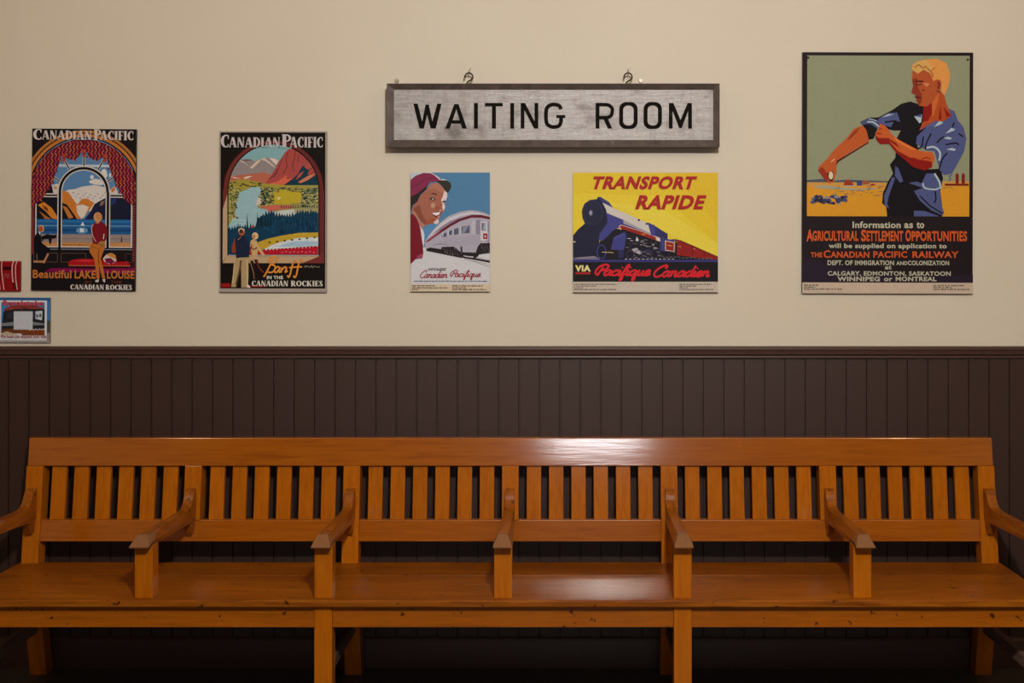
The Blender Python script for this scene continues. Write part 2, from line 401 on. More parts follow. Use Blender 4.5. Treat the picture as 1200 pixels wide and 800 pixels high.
def glyph_mesh(body, offset=0.0):
    cu = bpy.data.curves.new('t', 'FONT'); cu.body = body; cu.size = 1.0; cu.offset = offset; cu.resolution_u = 3; cu.space_character = 1.0+offset*2.2
    ob = bpy.data.objects.new('t', cu); COL.objects.link(ob)
    dg = bpy.context.evaluated_depsgraph_get(); ev = ob.evaluated_get(dg); me = ev.to_mesh()
    v = [(a.co.x, a.co.y) for a in me.vertices]; f = [list(p.vertices) for p in me.polygons]
    ev.to_mesh_clear(); bpy.data.objects.remove(ob); bpy.data.curves.remove(cu)
    return v, f

def seg(a, b, w0, w1=None):
    """a bar with level ends from a to b"""
    w1 = w0 if w1 is None else w1
    return [(a[0]-w0/2, a[1]), (a[0]+w0/2, a[1]), (b[0]+w1/2, b[1]), (b[0]-w1/2, b[1])]
def bowl(cx, cy, rx, ry, tx, ty, a0, a1, n=14):
    o = [(cx+rx*math.cos(math.radians(a0+(a1-a0)*i/n)), cy+ry*math.sin(math.radians(a0+(a1-a0)*i/n))) for i in range(n+1)]
    q = [(cx+(rx-tx)*math.cos(math.radians(a0+(a1-a0)*i/n)), cy+(ry-ty)*math.sin(math.radians(a0+(a1-a0)*i/n))) for i in range(n+1)]
    return o+q[::-1]
K, T = 0.25, 0.09      # thick and thin strokes of the display capitals
rct = lambda x0, x1, y0, y1: [(x0, y0), (x1, y0), (x1, y1), (x0, y1)]
DECO = {
 'I': ([rct(.06, .06+K, 0, 1), rct(0, .37, 0, .06), rct(0, .37, .94, 1)], .37),
 'A': ([seg((.08, 0), (.36, 1), T), seg((.68, 0), (.40, 1), K*1.05), rct(.2, .56, .28, .36), rct(0, .22, 0, .05), rct(.5, .84, 0, .05)], .82),
 'N': ([rct(.06, .06+T, 0, 1), seg((.62, 0), (.14, 1), K), rct(.62, .62+T, 0, 1), rct(0, .2, 0, .05), rct(.55, .78, .95, 1)], .78),
 'D': ([rct(.05, .05+K, 0, 1), bowl(.3, .5, .46, .5, .22, T, -90, 90), rct(0, .3, .93, 1), rct(0, .3, 0, .07)], .76),
 'C': ([bowl(.42, .5, .42, .5, .25, T, 62, 298), rct(.56, .64, .66, .96), rct(.56, .64, .06, .26)], .68),
 'P': ([rct(.05, .05+K, 0, 1), bowl(.3, .72, .34, .28, .17, T, -90, 90), rct(0, .3, .94, 1), rct(0, .36, 0, .06)], .62),
 'F': ([rct(.05, .05+K, 0, 1), rct(0, .56, .92, 1), rct(.2, .48, .46, .54), rct(.5, .56, .74, .95), rct(0, .36, 0, .06)], .56),
 'R': ([rct(.05, .05+K, 0, 1), bowl(.3, .73, .34, .27, .17, T, -90, 90), seg((.64, 0), (.36, .5), K), rct(0, .3, .94, 1), rct(0, .36, 0, .06)], .76),
 'O': ([bowl(.42, .5, .42, .5, .24, T, 0, 360, 24)], .84),
 'K': ([rct(.05, .05+K, 0, 1), seg((.3, .42), (.62, 1), T), seg((.66, 0), (.38, .56), K), rct(0, .36, 0, .06), rct(.5, .72, .94, 1)], .8),
 'E': ([rct(.05, .05+K, 0, 1), rct(0, .56, .92, 1), rct(.2, .48, .46, .54), rct(0, .58, 0, .08), rct(.5, .56, .76, .95), rct(.52, .58, .05, .24)], .58),
 'S': ([bowl(.3, .74, .28, .26, T*1.4, T, 40, 180), bowl(.3, .26, .28, .26, T*1.4, T, -140, 0), seg((.44, .2), (.16, .8), K), rct(.44, .5, .7, .94), rct(.08, .14, .06, .3)], .6),
}
class Art:
    """coordinates are measured on the sheet: (u, v) of a view with origin and scale, v downwards"""
    STEP = 0.00001
    def __init__(s, origin, scale, bounds):
        s.o, s.k = origin, scale; s.b = bounds      # bounds: left, right, top, bottom on the wall drawing
        s.clip = None; s.layer = 0
        s.art = [[], [], [], []]; s.let = []; s.flat = False; s.cur = None; s.drift = 0
    def loc(s, p): return (s.o[0]+p[0]/s.k, s.o[1]+p[1]/s.k)
    def raw(s, verts, faces, h, kind):
        if kind == 'print':
            V, Fc, Mt, FM = s.art
            if not s.flat: s.layer += 1
            ly = s.layer
        else:
            if s.cur is None: s.let.append(['lettering', [[], [], [], []]]); V, Fc, Mt, FM = s.let[-1][1]
            else: V, Fc, Mt, FM = s.cur[1]
            ly = 'top'; s.nlet = getattr(s, 'nlet', 0)+1
        m = ink(h)
        if m not in Mt: Mt.append(m)
        mi = Mt.index(m); base = len(V)
        if ly == 'top':
            for q, (a, b) in enumerate(verts): V.append((a, b, -(s.nlet % 40)-1-(q % (len(verts)//2 or 1))*0.15*s.drift))
        else:
            for (a, b) in verts: V.append((a, b, ly))
        for f in faces: Fc.append([i+base for i in f]); FM.append(mi)
    def poly(s, pts, h, kind='print', holes=()):
        if s.clip: pts = clip_poly(pts, s.clip)
        if len(pts) < 3: return
        loops = [pts]+list(holes)
        tri = tessellate_polygon([[Vector((x, y, 0)) for x, y in lp] for lp in loops])
        s.raw([s.loc(p) for lp in loops for p in lp], [list(t) for t in tri], h, kind)
    def box(s, x0, x1, y0, y1, h): s.poly([(x0, y0), (x1, y0), (x1, y1), (x0, y1)], h)
    def ell(s, cx, cy, rx, ry, h, n=20): s.poly([(cx+rx*math.cos(2*math.pi*i/n), cy+ry*math.sin(2*math.pi*i/n)) for i in range(n)], h)
    def line(s, pts, w, h, curve=False, kind='print'):
        if curve: pts = smooth_line(pts)
        L, Rr = ribbon(pts, w); n = len(L)
        if kind == 'lettering':
            s.drift = 1; s.raw([s.loc(p) for p in L+Rr], [[i, i+1, n+i+1, n+i] for i in range(n-1)], h, kind); s.drift = 0; return
        if s.clip:
            for i in range(n-1): s.poly([L[i], L[i+1], Rr[i+1], Rr[i]], h, kind)
            return
        s.raw([s.loc(p) for p in L+Rr], [[i, i+1, n+i+1, n+i] for i in range(n-1)], h, kind)
    def outline(s, x0, x1, y0, y1, w, h):
        for a in (((x0, y0), (x1, y0)), ((x0, y1), (x1, y1)), ((x0, y0), (x0, y1)), ((x1, y0), (x1, y1))): s.line(list(a), w, h)
    def ring(s, cx, cy, rx, ry, w, a0, a1, h, n=28):
        s.line([(cx+rx*math.cos(math.radians(a0+(a1-a0)*i/n)), cy-ry*math.sin(math.radians(a0+(a1-a0)*i/n))) for i in range(n+1)], w, h)
    def text(s, body, x0, x1, y0, y1, h, bold=0.02, shear=0.0, stretch_caps=None):
        v, f = glyph_mesh(body, bold)
        v = [(a+shear*b, b) for a, b in v]
        ax, bx = min(a for a, b in v), max(a for a, b in v); ay, by = min(b for a, b in v), max(b for a, b in v)
        s.raw([s.loc((x0+(a-ax)/(bx-ax)*(x1-x0), y1-(b-ay)/(by-ay)*(y1-y0))) for a, b in v], f, h, 'lettering')
    def deco(s, body, x0, x1, y0, y1, h, gap=0.05):
        V, Fc, X = [], [], 0.0
        for ch in body:
            if ch == ' ': X += .3; continue
            g, adv = DECO[ch]
            for z, lp in enumerate(g):
                tri = tessellate_polygon([[Vector((a, b, 0)) for a, b in lp]]); bs = len(V)
                V += [(a+X, b) for a, b in lp]; Fc += [[i+bs for i in t] for t in tri]
            X += adv+gap
        X -= gap
        s.drift = .02; s.raw([s.loc((x0+a/X*(x1-x0), y1-b*(y1-y0))) for a, b in V], Fc, h, 'lettering'); s.drift = 0
    def script(s, body, x0, x1, y0, y1, h, w, shear=0.35):
        st, X = [], 0.0
        for ch in body:
            g, adv = SCRIPT[ch]
            for q in g: st.append([(a+X+shear*b, b) for a, b in smooth_line(q, 5)])
            X += adv
        al = [p for q in st for p in q]
        ax, bx = min(p[0] for p in al), max(p[0] for p in al); ay, by = min(p[1] for p in al), max(p[1] for p in al)
        x0 += w/2; x1 -= w/2; y0 += w/2; y1 -= w/2
        s.cur = ['lettering', [[], [], [], []]]; s.let.append(s.cur)
        for q in st:
            s.line([(x0+(a-ax)/(bx-ax)*(x1-x0), y1-(b-ay)/(by-ay)*(y1-y0)) for a, b in q], w, h, kind='lettering')
        s.cur = None
    def strokes(s, lines, w, h):
        s.cur = ['lettering', [[], [], [], []]]; s.let.append(s.cur)
        for q in lines: s.line(q, w, h, True, 'lettering')
        s.cur = None
    def dashes(s, x0, x1, y, hgt, h, seed=1):
        rnd = random.Random(seed); x = x0
        if not s.let or s.let[-1][0] != 'caption': s.let.append(['caption', [[], [], [], []]])
        s.cur = s.let[-1]
        while x < x1:
            wd = rnd.uniform(1.2, 5.0)*hgt; e = min(x+wd, x1); c = x
            while c < e:
                g = rnd.uniform(.35, .8)*hgt
                yy = rnd.choice((0, 0, -.25))*hgt
                s.poly([(c, y+yy), (min(c+g, e), y+yy), (min(c+g, e), y+hgt), (c, y+hgt)], h, 'lettering'); c += g+.25*hgt
            x = e+hgt*.7
        s.cur = None
    def build(s, name, label, yfront, thick, roll=0.0, edge=None, group=None):
        M = yfront/F; l, r, t, b = s.b; cx = (l+r)/2
        X = lambda px: (px-cx)*M
        Z = lambda py: (b-py)*M
        th = thing(name, label, 'poster', ((cx-VX)*M, yfront, H-(b-VY)*M), group, (0, math.radians(roll), 0))
        bm = bmesh.new(); box(bm, X(l), X(r), 0.0, thick, 0.0, Z(t))
        from_bm('board', bm, edge or M_BOARDEDGE, th)
        for kind, (V, Fc, Mt, FM) in [('print', s.art)]+s.let:
            tp = s.layer+2
            o = mesh(kind, [(X(a), -0.0002-s.STEP*(tp-ly if ly < 0 else ly), Z(c)) for a, c, ly in V], Fc, Mt, th, fmat=FM)
            bm = bmesh.new(); bm.from_mesh(o.data)
            flip = [f for f in bm.faces if f.normal.y > 0]
            if flip: bmesh.ops.reverse_faces(bm, faces=flip)
            bm.to_mesh(o.data); bm.free()
            if kind == 'caption': o['kind'] = 'stuff'
        return th

# ---- poster: arched window on a mountain lake
A = Art((30, 145), 8.0, (36.5, 158.3, 151.0, 340.3))
A.clip = [(52, 48), (1026, 48), (1026, 1562), (52, 1562)]
A.box(50, 1030, 40, 1565, '#1d161a')
C0 = (540, 640)
A.ring(*C0, 568, 568, 22, 0, 180, '#b8763a', 40)
A.ring(*C0, 530, 530, 26, 0, 180, '#c27a38', 40)
A.ring(*C0, 549, 549, 10, 0, 180, '#6a3a1e', 40)
full1 = A.clip; A.clip = [(540+505*math.cos(math.pi*i/30), 640-505*math.sin(math.pi*i/30)) for i in range(31)]+[(52, 1180), (1026, 1180)]
A.box(88, 1000, 130, 1175, '#5c88b8')
A.box(280, 800, 383, 405, '#ccd2da'); A.box(300, 620, 396, 399, '#5a7aa0')
A.poly([(150,690),(190,610),(220,575),(250,600),(262,660),(250,700)], '#1b1a22')
A.poly([(240,575),(300,560),(320,640),(310,665),(255,660)], '#d8cfc8'); A.poly([(255,585),(290,600),(280,615),(262,605)], '#c87a40')
A.box(98, 305, 690, 900, '#1a1824')
A.poly([(110,765),(165,735),(240,790),(300,880),(300,900),(245,890),(180,820)], '#d98632'); A.poly([(150,760),(200,790),(210,830),(170,800)], '#6b3c1e')
A.poly([(120,820),(180,860),(240,898),(180,898)], '#b06a2c')
A.poly([(780,620),(830,580),(860,640),(850,665),(780,665)], '#d8cfc8'); A.poly([(795,610),(825,590),(835,620),(800,645)], '#cc7a3c')
A.poly([(785,692),(1000,692),(1000,900),(785,900)], '#1d2038'); A.poly([(785,700),(850,692),(840,740),(785,770)], '#28356a')
# the pane in the middle
A.poly([(325,650),(400,618),(460,612),(520,590),(640,572),(755,598),(755,740),(600,820),(325,740)], '#ddd6d2')
A.poly([(325,622),(392,640),(450,720),(480,762),(520,705),(572,700),(640,742),(600,800),(545,872),(520,892),(430,885),(325,770)], '#d27f34')
A.poly([(470,770),(530,755),(590,780),(545,872),(520,890),(480,840)], '#e2d6ca')
A.poly([(325,735),(385,760),(450,850),(480,898),(325,900)], '#1a1824'); A.poly([(340,770),(380,780),(445,880),(400,890)], '#c47a36')
A.poly([(755,688),(690,722),(640,752),(600,830),(545,900),(755,900)], '#1d2240'); A.poly([(700,730),(740,715),(720,760),(690,770)], '#8a6a50')
for i in range(14):
    xx = 430+i*23; A.poly([(xx, 640+(i*37) % 60), (xx+26, 646+(i*37) % 60), (xx+8, 652+(i*37) % 60)], '#b06a48' if i % 3 == 0 else '#9a96a0')
A.ell(728, 458, 26, 36, '#e0dcd6'); A.ell(740, 482, 20, 24, '#e0dcd6'); A.ell(615, 500, 18, 20, '#dcdcdc')
A.poly([(585,540),(640,515),(690,520),(740,560),(700,575),(640,568),(600,556)], '#e0dcd6')
A.ell(785, 480, 10, 20, '#dcdcdc')
A.box(98, 992, 895, 1035, '#235e98'); A.box(98, 992, 905, 925, '#2f74b4'); A.box(98, 992, 953, 960, '#7aa8cc'); A.box(98, 992, 985, 1010, '#1c4a80')
A.poly([(512,955),(532,918),(552,955)], '#d8e0e4'); A.box(505, 545, 975, 1015, '#cddbe6'); A.ell(525, 1000, 55, 28, '#6f9cc8'); A.box(508, 542, 980, 1015, '#dde6ec')
A.box(98, 992, 1035, 1112, '#9a8a88'); A.box(98, 992, 1075, 1080, '#7c6a66')
A.box(98, 992, 1112, 1150, '#c98e56')
for i in range(26): A.poly([(335+i*16, 1128+(i*13) % 10), (347+i*16, 1126+(i*13) % 10), (345+i*16, 1140+(i*7) % 8)], '#6a3420')
A.box(98, 992, 1150, 1160, '#d6d0cc')
A.poly([(890,1105),(898,1040),(906,1105)], '#2a1c1a')
# window bars
def bar(pts, wo, wi, ow='#d4ccc8', iw='#17131a'):
    A.line(pts, wo, ow); A.line(pts, wi, iw)
for p in (((540,440),(540,290)), ((418,452),(345,322)), ((662,452),(732,322)), ((328,548),(250,498)), ((748,548),(820,500))): bar(list(p), 22, 11)
bar([(90,672),(305,672)], 36, 15); bar([(778,672),(1000,672)], 36, 15)
A.ring(*C0, 223, 223, 44, 0, 180, '#d4ccc8'); A.ring(*C0, 223, 223, 24, 0, 180, '#17131a')
bar([(317,640),(317,1165)], 44, 24); bar([(768,640),(768,1165)], 44, 24)
A.box(88, 100, 700, 1165, '#d4ccc8'); A.box(985, 998, 700, 1165, '#d4ccc8')
A.box(90, 1000, 1160, 1172, '#1a1418'); A.box(230, 1005, 1176, 1196, '#a9aec0'); A.box(303, 331, 1165, 1190, '#17131a')
A.clip = full1
# curtains
cl = [(540,246),(520,262),(495,305),(455,338),(405,336),(372,318),(350,300),(328,306),(304,390),(272,478),(240,568),(192,640),(150,708),(104,748),(60,775),(52,775),(52,560),(70,470),(110,385),(170,305),(240,240),(330,190),(430,155),(540,145)]
cr = [(1080-a, b) for a, b in cl]
rnd = random.Random(3)
for side in (cl, cr): A.poly(side, '#6e1c30')
for ps in (0, 1):
    A.layer += 1; A.flat = True
    for side in (cl, cr):
        for i in range(30):
            for j in range(26):
                px = 40+i*34+(17 if j % 2 else 0); py = 140+j*27
                if inside((px, py), side) and inside((px+10, py+8), side):
                    sg = 1 if j % 2 else -1
                    if ps: A.poly([(px, py), (px+11, py), (px+17*sg+11, py+22), (px+17*sg, py+22)], rnd.choice(['#d06a44', '#c2544c', '#c85a50', '#c9764c', '#b23a58']))
                    else: A.poly([(px+13*sg, py), (px+13*sg+10, py), (px+13*sg+10+15*sg, py+20), (px+13*sg+15*sg, py+20)], rnd.choice(['#3a0c1c', '#4a1024', '#2c0a16']))
A.flat = False
for xx, yy in ((352, 325), (540, 280), (735, 325)): A.poly([(xx-16,yy-40),(xx+16,yy-40),(xx+14,yy),(xx+18,yy+32),(xx-18,yy+32),(xx-14,yy)], '#b2442c'); A.box(xx-14, xx+14, yy-6, yy+2, '#3a1414')
A.box(54, 84, 775, 1235, '#4a1a28'); A.box(1000, 1026, 745, 1345, '#4a1a28')
for j in range(22):
    A.poly([(58,790+j*20),(72,782+j*20),(76,790+j*20),(62,800+j*20)], '#a04a44'); A.poly([(1004,770+j*24),(1018,762+j*24),(1022,770+j*24),(1008,780+j*24)], '#a04a44')
A.outline(78, 300, 1215, 1298, 5, '#6a5648'); A.outline(335, 565, 1215, 1298, 5, '#6a5648'); A.outline(935, 1000, 1215, 1298, 5, '#5a4438')
A.poly([(180,1390),(240,1356),(420,1352),(700,1358),(1026,1345),(1026,1400),(700,1398)], '#84124a')
A.poly([(402,1300),(430,1276),(520,1264),(700,1268),(960,1286),(982,1325),(402,1325)], '#b01820'); A.poly([(430,1284),(600,1274),(640,1284),(600,1292)], '#d03a3a')
A.box(405, 985, 1325, 1334, '#b0664a'); A.poly([(420,1334),(980,1334),(960,1352),(430,1352)], '#2c0e12')
A.poly([(725,1260),(760,1220),(800,1208),(842,1225),(858,1270),(830,1305),(780,1312),(740,1292)], '#d8c8c4')
A.poly([(750,1225),(800,1210),(842,1225),(856,1275),(800,1245)], '#c98a3c'); A.poly([(740,1262),(800,1255),(842,1295),(800,1312),(755,1300)], '#7c1c44'); A.poly([(842,1225),(930,1250),(940,1290),(858,1290)], '#241018')
# seated man, horse
A.poly([(145,1062),(200,1036),(250,1046),(292,1042),(288,1070),(246,1080),(238,1128),(226,1130),(214,1082),(168,1086),(158,1112)], '#17121a')
A.poly([(80,1090),(92,1045),(122,1014),(142,1040),(152,1120),(238,1182),(222,1216),(190,1285),(95,1290),(80,1200)], '#12121c')
A.poly([(118,1010),(140,1022),(132,1046)], '#e0d8d0'); A.ell(146, 986, 27, 34, '#d8b090'); A.ell(142, 988, 22, 27, '#b4562c')
A.poly([(75,1284),(170,1284),(206,1212),(222,1222),(180,1312),(160,1306),(75,1304)], '#b87f56'); A.line([(108,1220),(108,1284)], 6, '#8a7a72')
# standing woman seen from behind
A.poly([(622,1118),(742,1108),(746,1152),(718,1230),(704,1272),(732,1360),(748,1445),(722,1448),(688,1320),(697,1448),(668,1452),(654,1320),(640,1260),(602,1202),(598,1156)], '#c2702e')
A.line([(690,1180),(680,1220),(690,1320)], 8, '#7a3a18'); A.line([(610,1145),(680,1172),(735,1145)], 5, '#8a4a20')
A.poly([(660,926),(675,900),(700,910),(748,940),(770,1005),(764,1062),(740,1112),(690,1130),(630,1122),(622,1050),(614,980),(630,942)], '#7c1826')
A.line([(632,940),(616,980),(628,1050),(660,1105)], 7, '#dcb4a8'); A.line([(735,1030),(728,1080)], 9, '#dcc4b4')
A.poly([(678,1118),(700,1100),(745,1096),(738,1140),(715,1162),(690,1145)], '#b0783c'); A.line([(690,1125),(730,1145)], 6, '#5a2a14')
A.ell(676, 874, 40, 46, '#d6a070'); A.ell(684, 870, 30, 36, '#c88a54'); A.poly([(655,908),(690,912),(688,930),(662,934)], '#d08a58')
A.poly([(655,1465),(690,1455),(688,1480),(660,1484)], '#d8d0cc'); A.poly([(722,1455),(748,1450),(748,1482),(736,1484)], '#d8d0cc')
A.text('Beautiful', 70, 432, 1370, 1450, '#c8783a', 0.025)
A.text('LAKE', 462, 660, 1372, 1450, '#c8783a', 0.03); A.text('LOUISE', 765, 1022, 1372, 1450, '#c8783a', 0.03)
A.text('IN', 558, 620, 1470, 1496, '#6a3824', 0.02); A.text('THE', 798, 906, 1468, 1496, '#6a3824', 0.02)
A.deco('CANADIAN', 424, 738, 1506, 1554, '#e0d6d0'); A.deco('ROCKIES', 754, 1002, 1506, 1554, '#e0d6d0')
A.deco('C', 63, 146, 52, 154, '#d6cbc6'); A.deco('ANADIAN', 146, 612, 66, 151, '#d6cbc6')
A.deco('P', 632, 698, 52, 154, '#d6cbc6'); A.deco('ACIFIC', 690, 1005, 66, 152, '#d6cbc6')
YP = YW-0.013
A.build('poster', 'lake and arched window poster with maroon curtains, leftmost tall poster on the wall', YP, 0.010, 0.45, plain('dark_board_edge', '#2a2220', 0.5), 'wall posters')

# ---- poster: river valley seen through a brown arch
A = Art((250, 145), 8.0, (257.2, 382.6, 153.8, 342.2))
A.clip = [(58, 70), (1061, 70), (1061, 1578), (58, 1578)]
A.box(56, 1062, 68, 1580, '#a89c94')
A.box(66, 1048, 82, 1543, '#17110f')
def arch(cx, cy, rx, ry, bottom, n=26):
    return [(cx+rx*math.cos(math.pi*i/n), cy-ry*math.sin(math.pi*i/n)) for i in range(n+1)]+[(cx-rx, bottom), (cx+rx, bottom)]
A.poly(arch(563, 620, 474, 470, 1305), '#74302a'); A.poly(clip_poly(arch(563, 620, 474, 470, 1305), [(563,100),(1060,100),(1060,1305),(563,1305)]), '#6c2c2a')
A.ring(563, 620, 470, 466, 8, 0, 180, '#3a1614')
A.poly([(130,664),(132,1240),(995,1240),(830,1306),(86,1306),(88,800)], '#c2a482'); A.poly([(132,1240),(86,1306),(86,1290)], '#8a6a50')
A.poly([(995,1240),(1036,1180),(1036,1306),(830,1306)], '#7a3430')
A.poly(arch(563, 620, 432, 436, 1240), '#140f12')
VA = arch(563, 620, 421, 424, 1232)
A.clip = VA
A.box(130, 1000, 150, 1240, '#86b2b8')
A.poly([(140,490),(190,400),(240,340),(330,334),(395,352),(430,330),(520,318),(570,326),(615,345),(640,520),(140,520)], '#948a8c')
A.poly([(230,345),(275,360),(330,400),(320,390),(270,345)], '#d8c2b0'); A.poly([(240,338),(330,332),(372,340),(300,352)], '#7a5c60')
A.poly([(340,415),(400,355),(430,335),(440,350),(400,385),(365,420)], '#dcc6b0'); A.poly([(430,335),(480,320),(560,385),(590,420),(530,380),(480,345)], '#d6c0b2'); A.poly([(520,320),(570,325),(610,345),(590,385),(560,360)], '#e0d0c0')
A.poly([(140,500),(250,480),(480,455),(560,490),(480,575),(140,570)], '#bc6a52')
A.poly([(160,495),(200,502),(260,515),(200,512)], '#e0d4c8'); A.poly([(280,505),(330,490),(370,492),(320,505),(345,510),(290,515)], '#e0d4c8')
A.poly([(480,575),(570,435),(620,345),(668,270),(705,236),(765,232),(850,286),(905,345),(960,440),(990,520),(990,610),(640,610)], '#ac4c48')
for p in (((700,260),(680,320),(690,400),(650,470)), ((765,240),(760,320),(740,400),(760,450)), ((640,330),(610,420),(560,500)), ((800,280),(790,360)), ((590,430),(600,460),(520,520))): A.line(list(p), 5, '#3a2026')
A.poly([(852,300),(880,330),(860,380),(830,400),(790,470),(740,520),(690,550),(640,592),(990,612),(990,500),(960,450),(930,470),(880,480),(900,430),(940,410),(900,350)], '#173a48')
A.poly([(880,340),(915,380),(930,410),(880,430),(850,400)], '#b2524a'); A.poly([(830,520),(900,480),(965,462),(940,490),(880,530),(820,555),(790,550)], '#d07a62')
A.poly([(800,470),(850,440),(820,490),(770,530)], '#b2524a')
A.poly([(520,560),(600,540),(690,480),(680,520),(740,510),(680,560),(620,588)], '#d8684c')
A.box(130, 1000, 575, 1010, '#a39a56'); A.poly([(140,540),(300,520),(480,560),(1000,600),(1000,650),(140,640)], '#a89a40')
A.poly([(500,590),(620,610),(640,625),(820,640),(850,620),(1000,590),(1000,660),(820,665),(620,640),(480,620)], '#5c6848')
for i in range(34):
    xx, yy = 630+(i*29) % 350, 596+(i*53) % 44; A.ell(xx, yy, 11, 6, '#16323c' if i % 2 else '#8d9468', 7)
A.poly([(545,650),(600,612),(830,645),(818,735),(650,762),(545,745)], '#c2ac30'); A.poly([(590,690),(640,684),(610,720)], '#dcd098')
for i in range(60):
    xx, yy = 148+(i*71) % 110, 590+(i*47) % 260; A.ell(xx, yy, 12, 7, ('#2c4438', '#8f8c4c', '#6c7444', '#c0b468')[i % 4], 7)
for i in range(40):
    xx, yy = 420+(i*37) % 140, 620+(i*61) % 150; A.ell(xx, yy, 13, 9, ('#24403c', '#a09a60', '#7c8450', '#c4b878')[i % 4], 7)
for i in range(50):
    xx, yy = 830+(i*41) % 160, 640+(i*67) % 170; A.ell(xx, yy, 13, 8, ('#1c3a40', '#a8a470', '#8c9060', '#c4b878')[i % 4], 7)
A.poly([(350,596),(440,590),(452,640),(415,690),(400,760),(430,795),(580,810),(560,860),(420,960),(400,1010),(140,1010),(140,960),(200,860),(226,700),(250,640),(310,620)], '#9ac0ca')
A.poly([(415,690),(455,700),(450,750),(400,770)], '#d8ccc0')
A.layer += 1; A.flat = True
rnd = random.Random(21)
def spots(n, x0, x1, y0, y1, cols, sx_, sy_):
    for q in range(n):
        xx, yy = rnd.uniform(x0, x1), rnd.uniform(y0, y1); A.ell(xx, yy, sx_*rnd.uniform(.5, 1), sy_*rnd.uniform(.5, 1), rnd.choice(cols), 6)
for lay in range(3):
    A.layer += 1
    spots(26, 450, 560, 600, 760, ['#24403c', '#3c4e38', '#8e8c54', '#c8bc80', '#1c3030'], 16, 9)
    spots(26, 148, 230, 600, 900, ['#2c4438', '#5c6440', '#a89c58', '#c8bc80'], 14, 8)
    spots(30, 830, 985, 640, 800, ['#1c3a40', '#4a5a48', '#9c9868', '#c4b878'], 16, 8)
    spots(16, 160, 450, 548, 590, ['#3a4a30', '#c0aa48', '#1f3830', '#8a8440'], 18, 6)
    spots(12, 500, 820, 596, 640, ['#23403a', '#7c8048', '#c4b060'], 16, 6)
A.flat = False
for q in range(9): A.line([(180+q*14, 900+(q*37) % 70), (230+q*16, 888+(q*37) % 70)], 3, '#c4dce0')
A.poly([(430,775),(600,760),(750,768),(740,790),(640,800),(520,830),(500,800)], '#cc6c5c'); A.poly([(560,830),(640,812),(760,800),(1000,800),(1000,850),(620,880)], '#c8d0cc')
A.poly([(760,790),(1000,770),(1000,830),(760,840)], '#a8a070')
rnd = random.Random(11)
top = []
for i in range(36):
    t = i/35; xx = 140+t*860
    base = 985-25*math.sin(t*3) if xx < 390 else (900-70*min(1, (xx-390)/150) if xx < 560 else (860 if xx < 760 else 828))
    top += [(xx, base+rnd.uniform(0, 14)), (xx+12, base-rnd.uniform(10, 42))]
A.poly(top+[(1000,1030),(850,1015),(640,1060),(440,1110),(300,1240),(140,1240)], '#123c58')
for i in range(70):
    xx = rnd.uniform(400, 980); yy = rnd.uniform(850, 990); A.poly([(xx-7,yy+50),(xx,yy),(xx+7,yy+50)], rnd.choice(['#0d2c48', '#1b5070', '#16425e', '#0a2338']))
for xx, yt, yb_ in ((320,825,1000), (415,820,960), (440,850,960), (460,830,980), (490,800,960), (515,850,960), (235,925,1000), (540,820,950)): A.poly([(xx-10,yb_),(xx,yt),(xx+10,yb_)], '#122c38')
for i in range(16): xx = 640+i*22; A.poly([(xx-5,790),(xx,735+(i*17) % 28),(xx+5,790)], '#1c3a3c')
A.ell(370, 965, 18, 10, '#b04a3c', 8)
A.poly([(420,1110),(520,1075),(640,1048),(800,1022),(1000,1018),(1000,1075),(800,1070),(640,1105),(510,1160),(440,1180)], '#c6a434')
A.poly([(470,1178),(560,1132),(660,1100),(800,1068),(1000,1062),(1000,1140),(800,1155),(470,1185)], '#d4dce0'); A.poly([(600,1150),(740,1106),(860,1098),(1000,1105),(1000,1135),(800,1150)], '#a6c6dc')
A.poly([(330,1195),(480,1180),(760,1160),(1000,1142),(1000,1226),(330,1226)], '#b8182e')
for i in range(30): xx = 480+i*17; A.ell(xx, 1178-i*1.1+(i*5) % 9, 6, 5, '#ecdcd8' if i % 2 else '#2c1218', 6)
for i in range(9): A.line([(640+i*37, 1206-(i*7) % 14), (655+i*37, 1204-(i*7) % 14)], 4, '#e0c0bc')
for i in range(7): A.ell(530+i*70, 1112-i*8, 13, 8, '#3c3a20', 7)
A.box(140, 200, 1215, 1240, '#20406a')
A.clip = [(58, 70), (1061, 70), (1061, 1578), (58, 1578)]
A.line([(140,1234),(990,1234)], 6, '#cfc6c4')
# couple on the sill
A.poly([(180,1210),(172,1150),(205,1075),(225,1080),(220,1210)], '#8a4026')
A.poly([(236,1052),(262,1040),(300,1056),(332,1105),(346,1240),(318,1268),(216,1262),(212,1180),(206,1080)], '#1e2640')
A.line([(262,1060),(230,1090)], 5, '#b88a5c')
A.poly([(216,1258),(332,1250),(332,1440),(326,1532),(266,1536),(262,1340),(230,1440),(216,1530),(170,1530),(188,1400)], '#b49a70'); A.line([(262,1280),(252,1360),(215,1510)], 16, '#5a4630'); A.line([(318,1270),(322,1500)], 10, '#d4bc92'); A.line([(200,1300),(184,1500)], 8, '#d2ba90')
A.poly([(320,1500),(352,1526),(348,1538),(318,1536)], '#e0d8d0')
A.ell(268, 1014, 30, 36, '#a05c34'); A.poly([(234,1010),(238,985),(268,976),(296,990),(290,1010),(262,1012)], '#d2b48c'); A.ell(264, 1008, 18, 18, '#4a2418')
A.poly([(352,1096),(372,1082),(408,1096),(432,1152),(492,1234),(470,1242),(420,1182),(414,1226),(366,1232),(346,1150)], '#d2ac78'); A.line([(350,1150),(380,1180),(416,1160)], 12, '#6a3424'); A.line([(360,1130),(350,1200)], 12, '#9a3c28')
A.ell(394, 1052, 30, 34, '#ddc194'); A.ell(382, 1058, 16, 22, '#c68a5c')
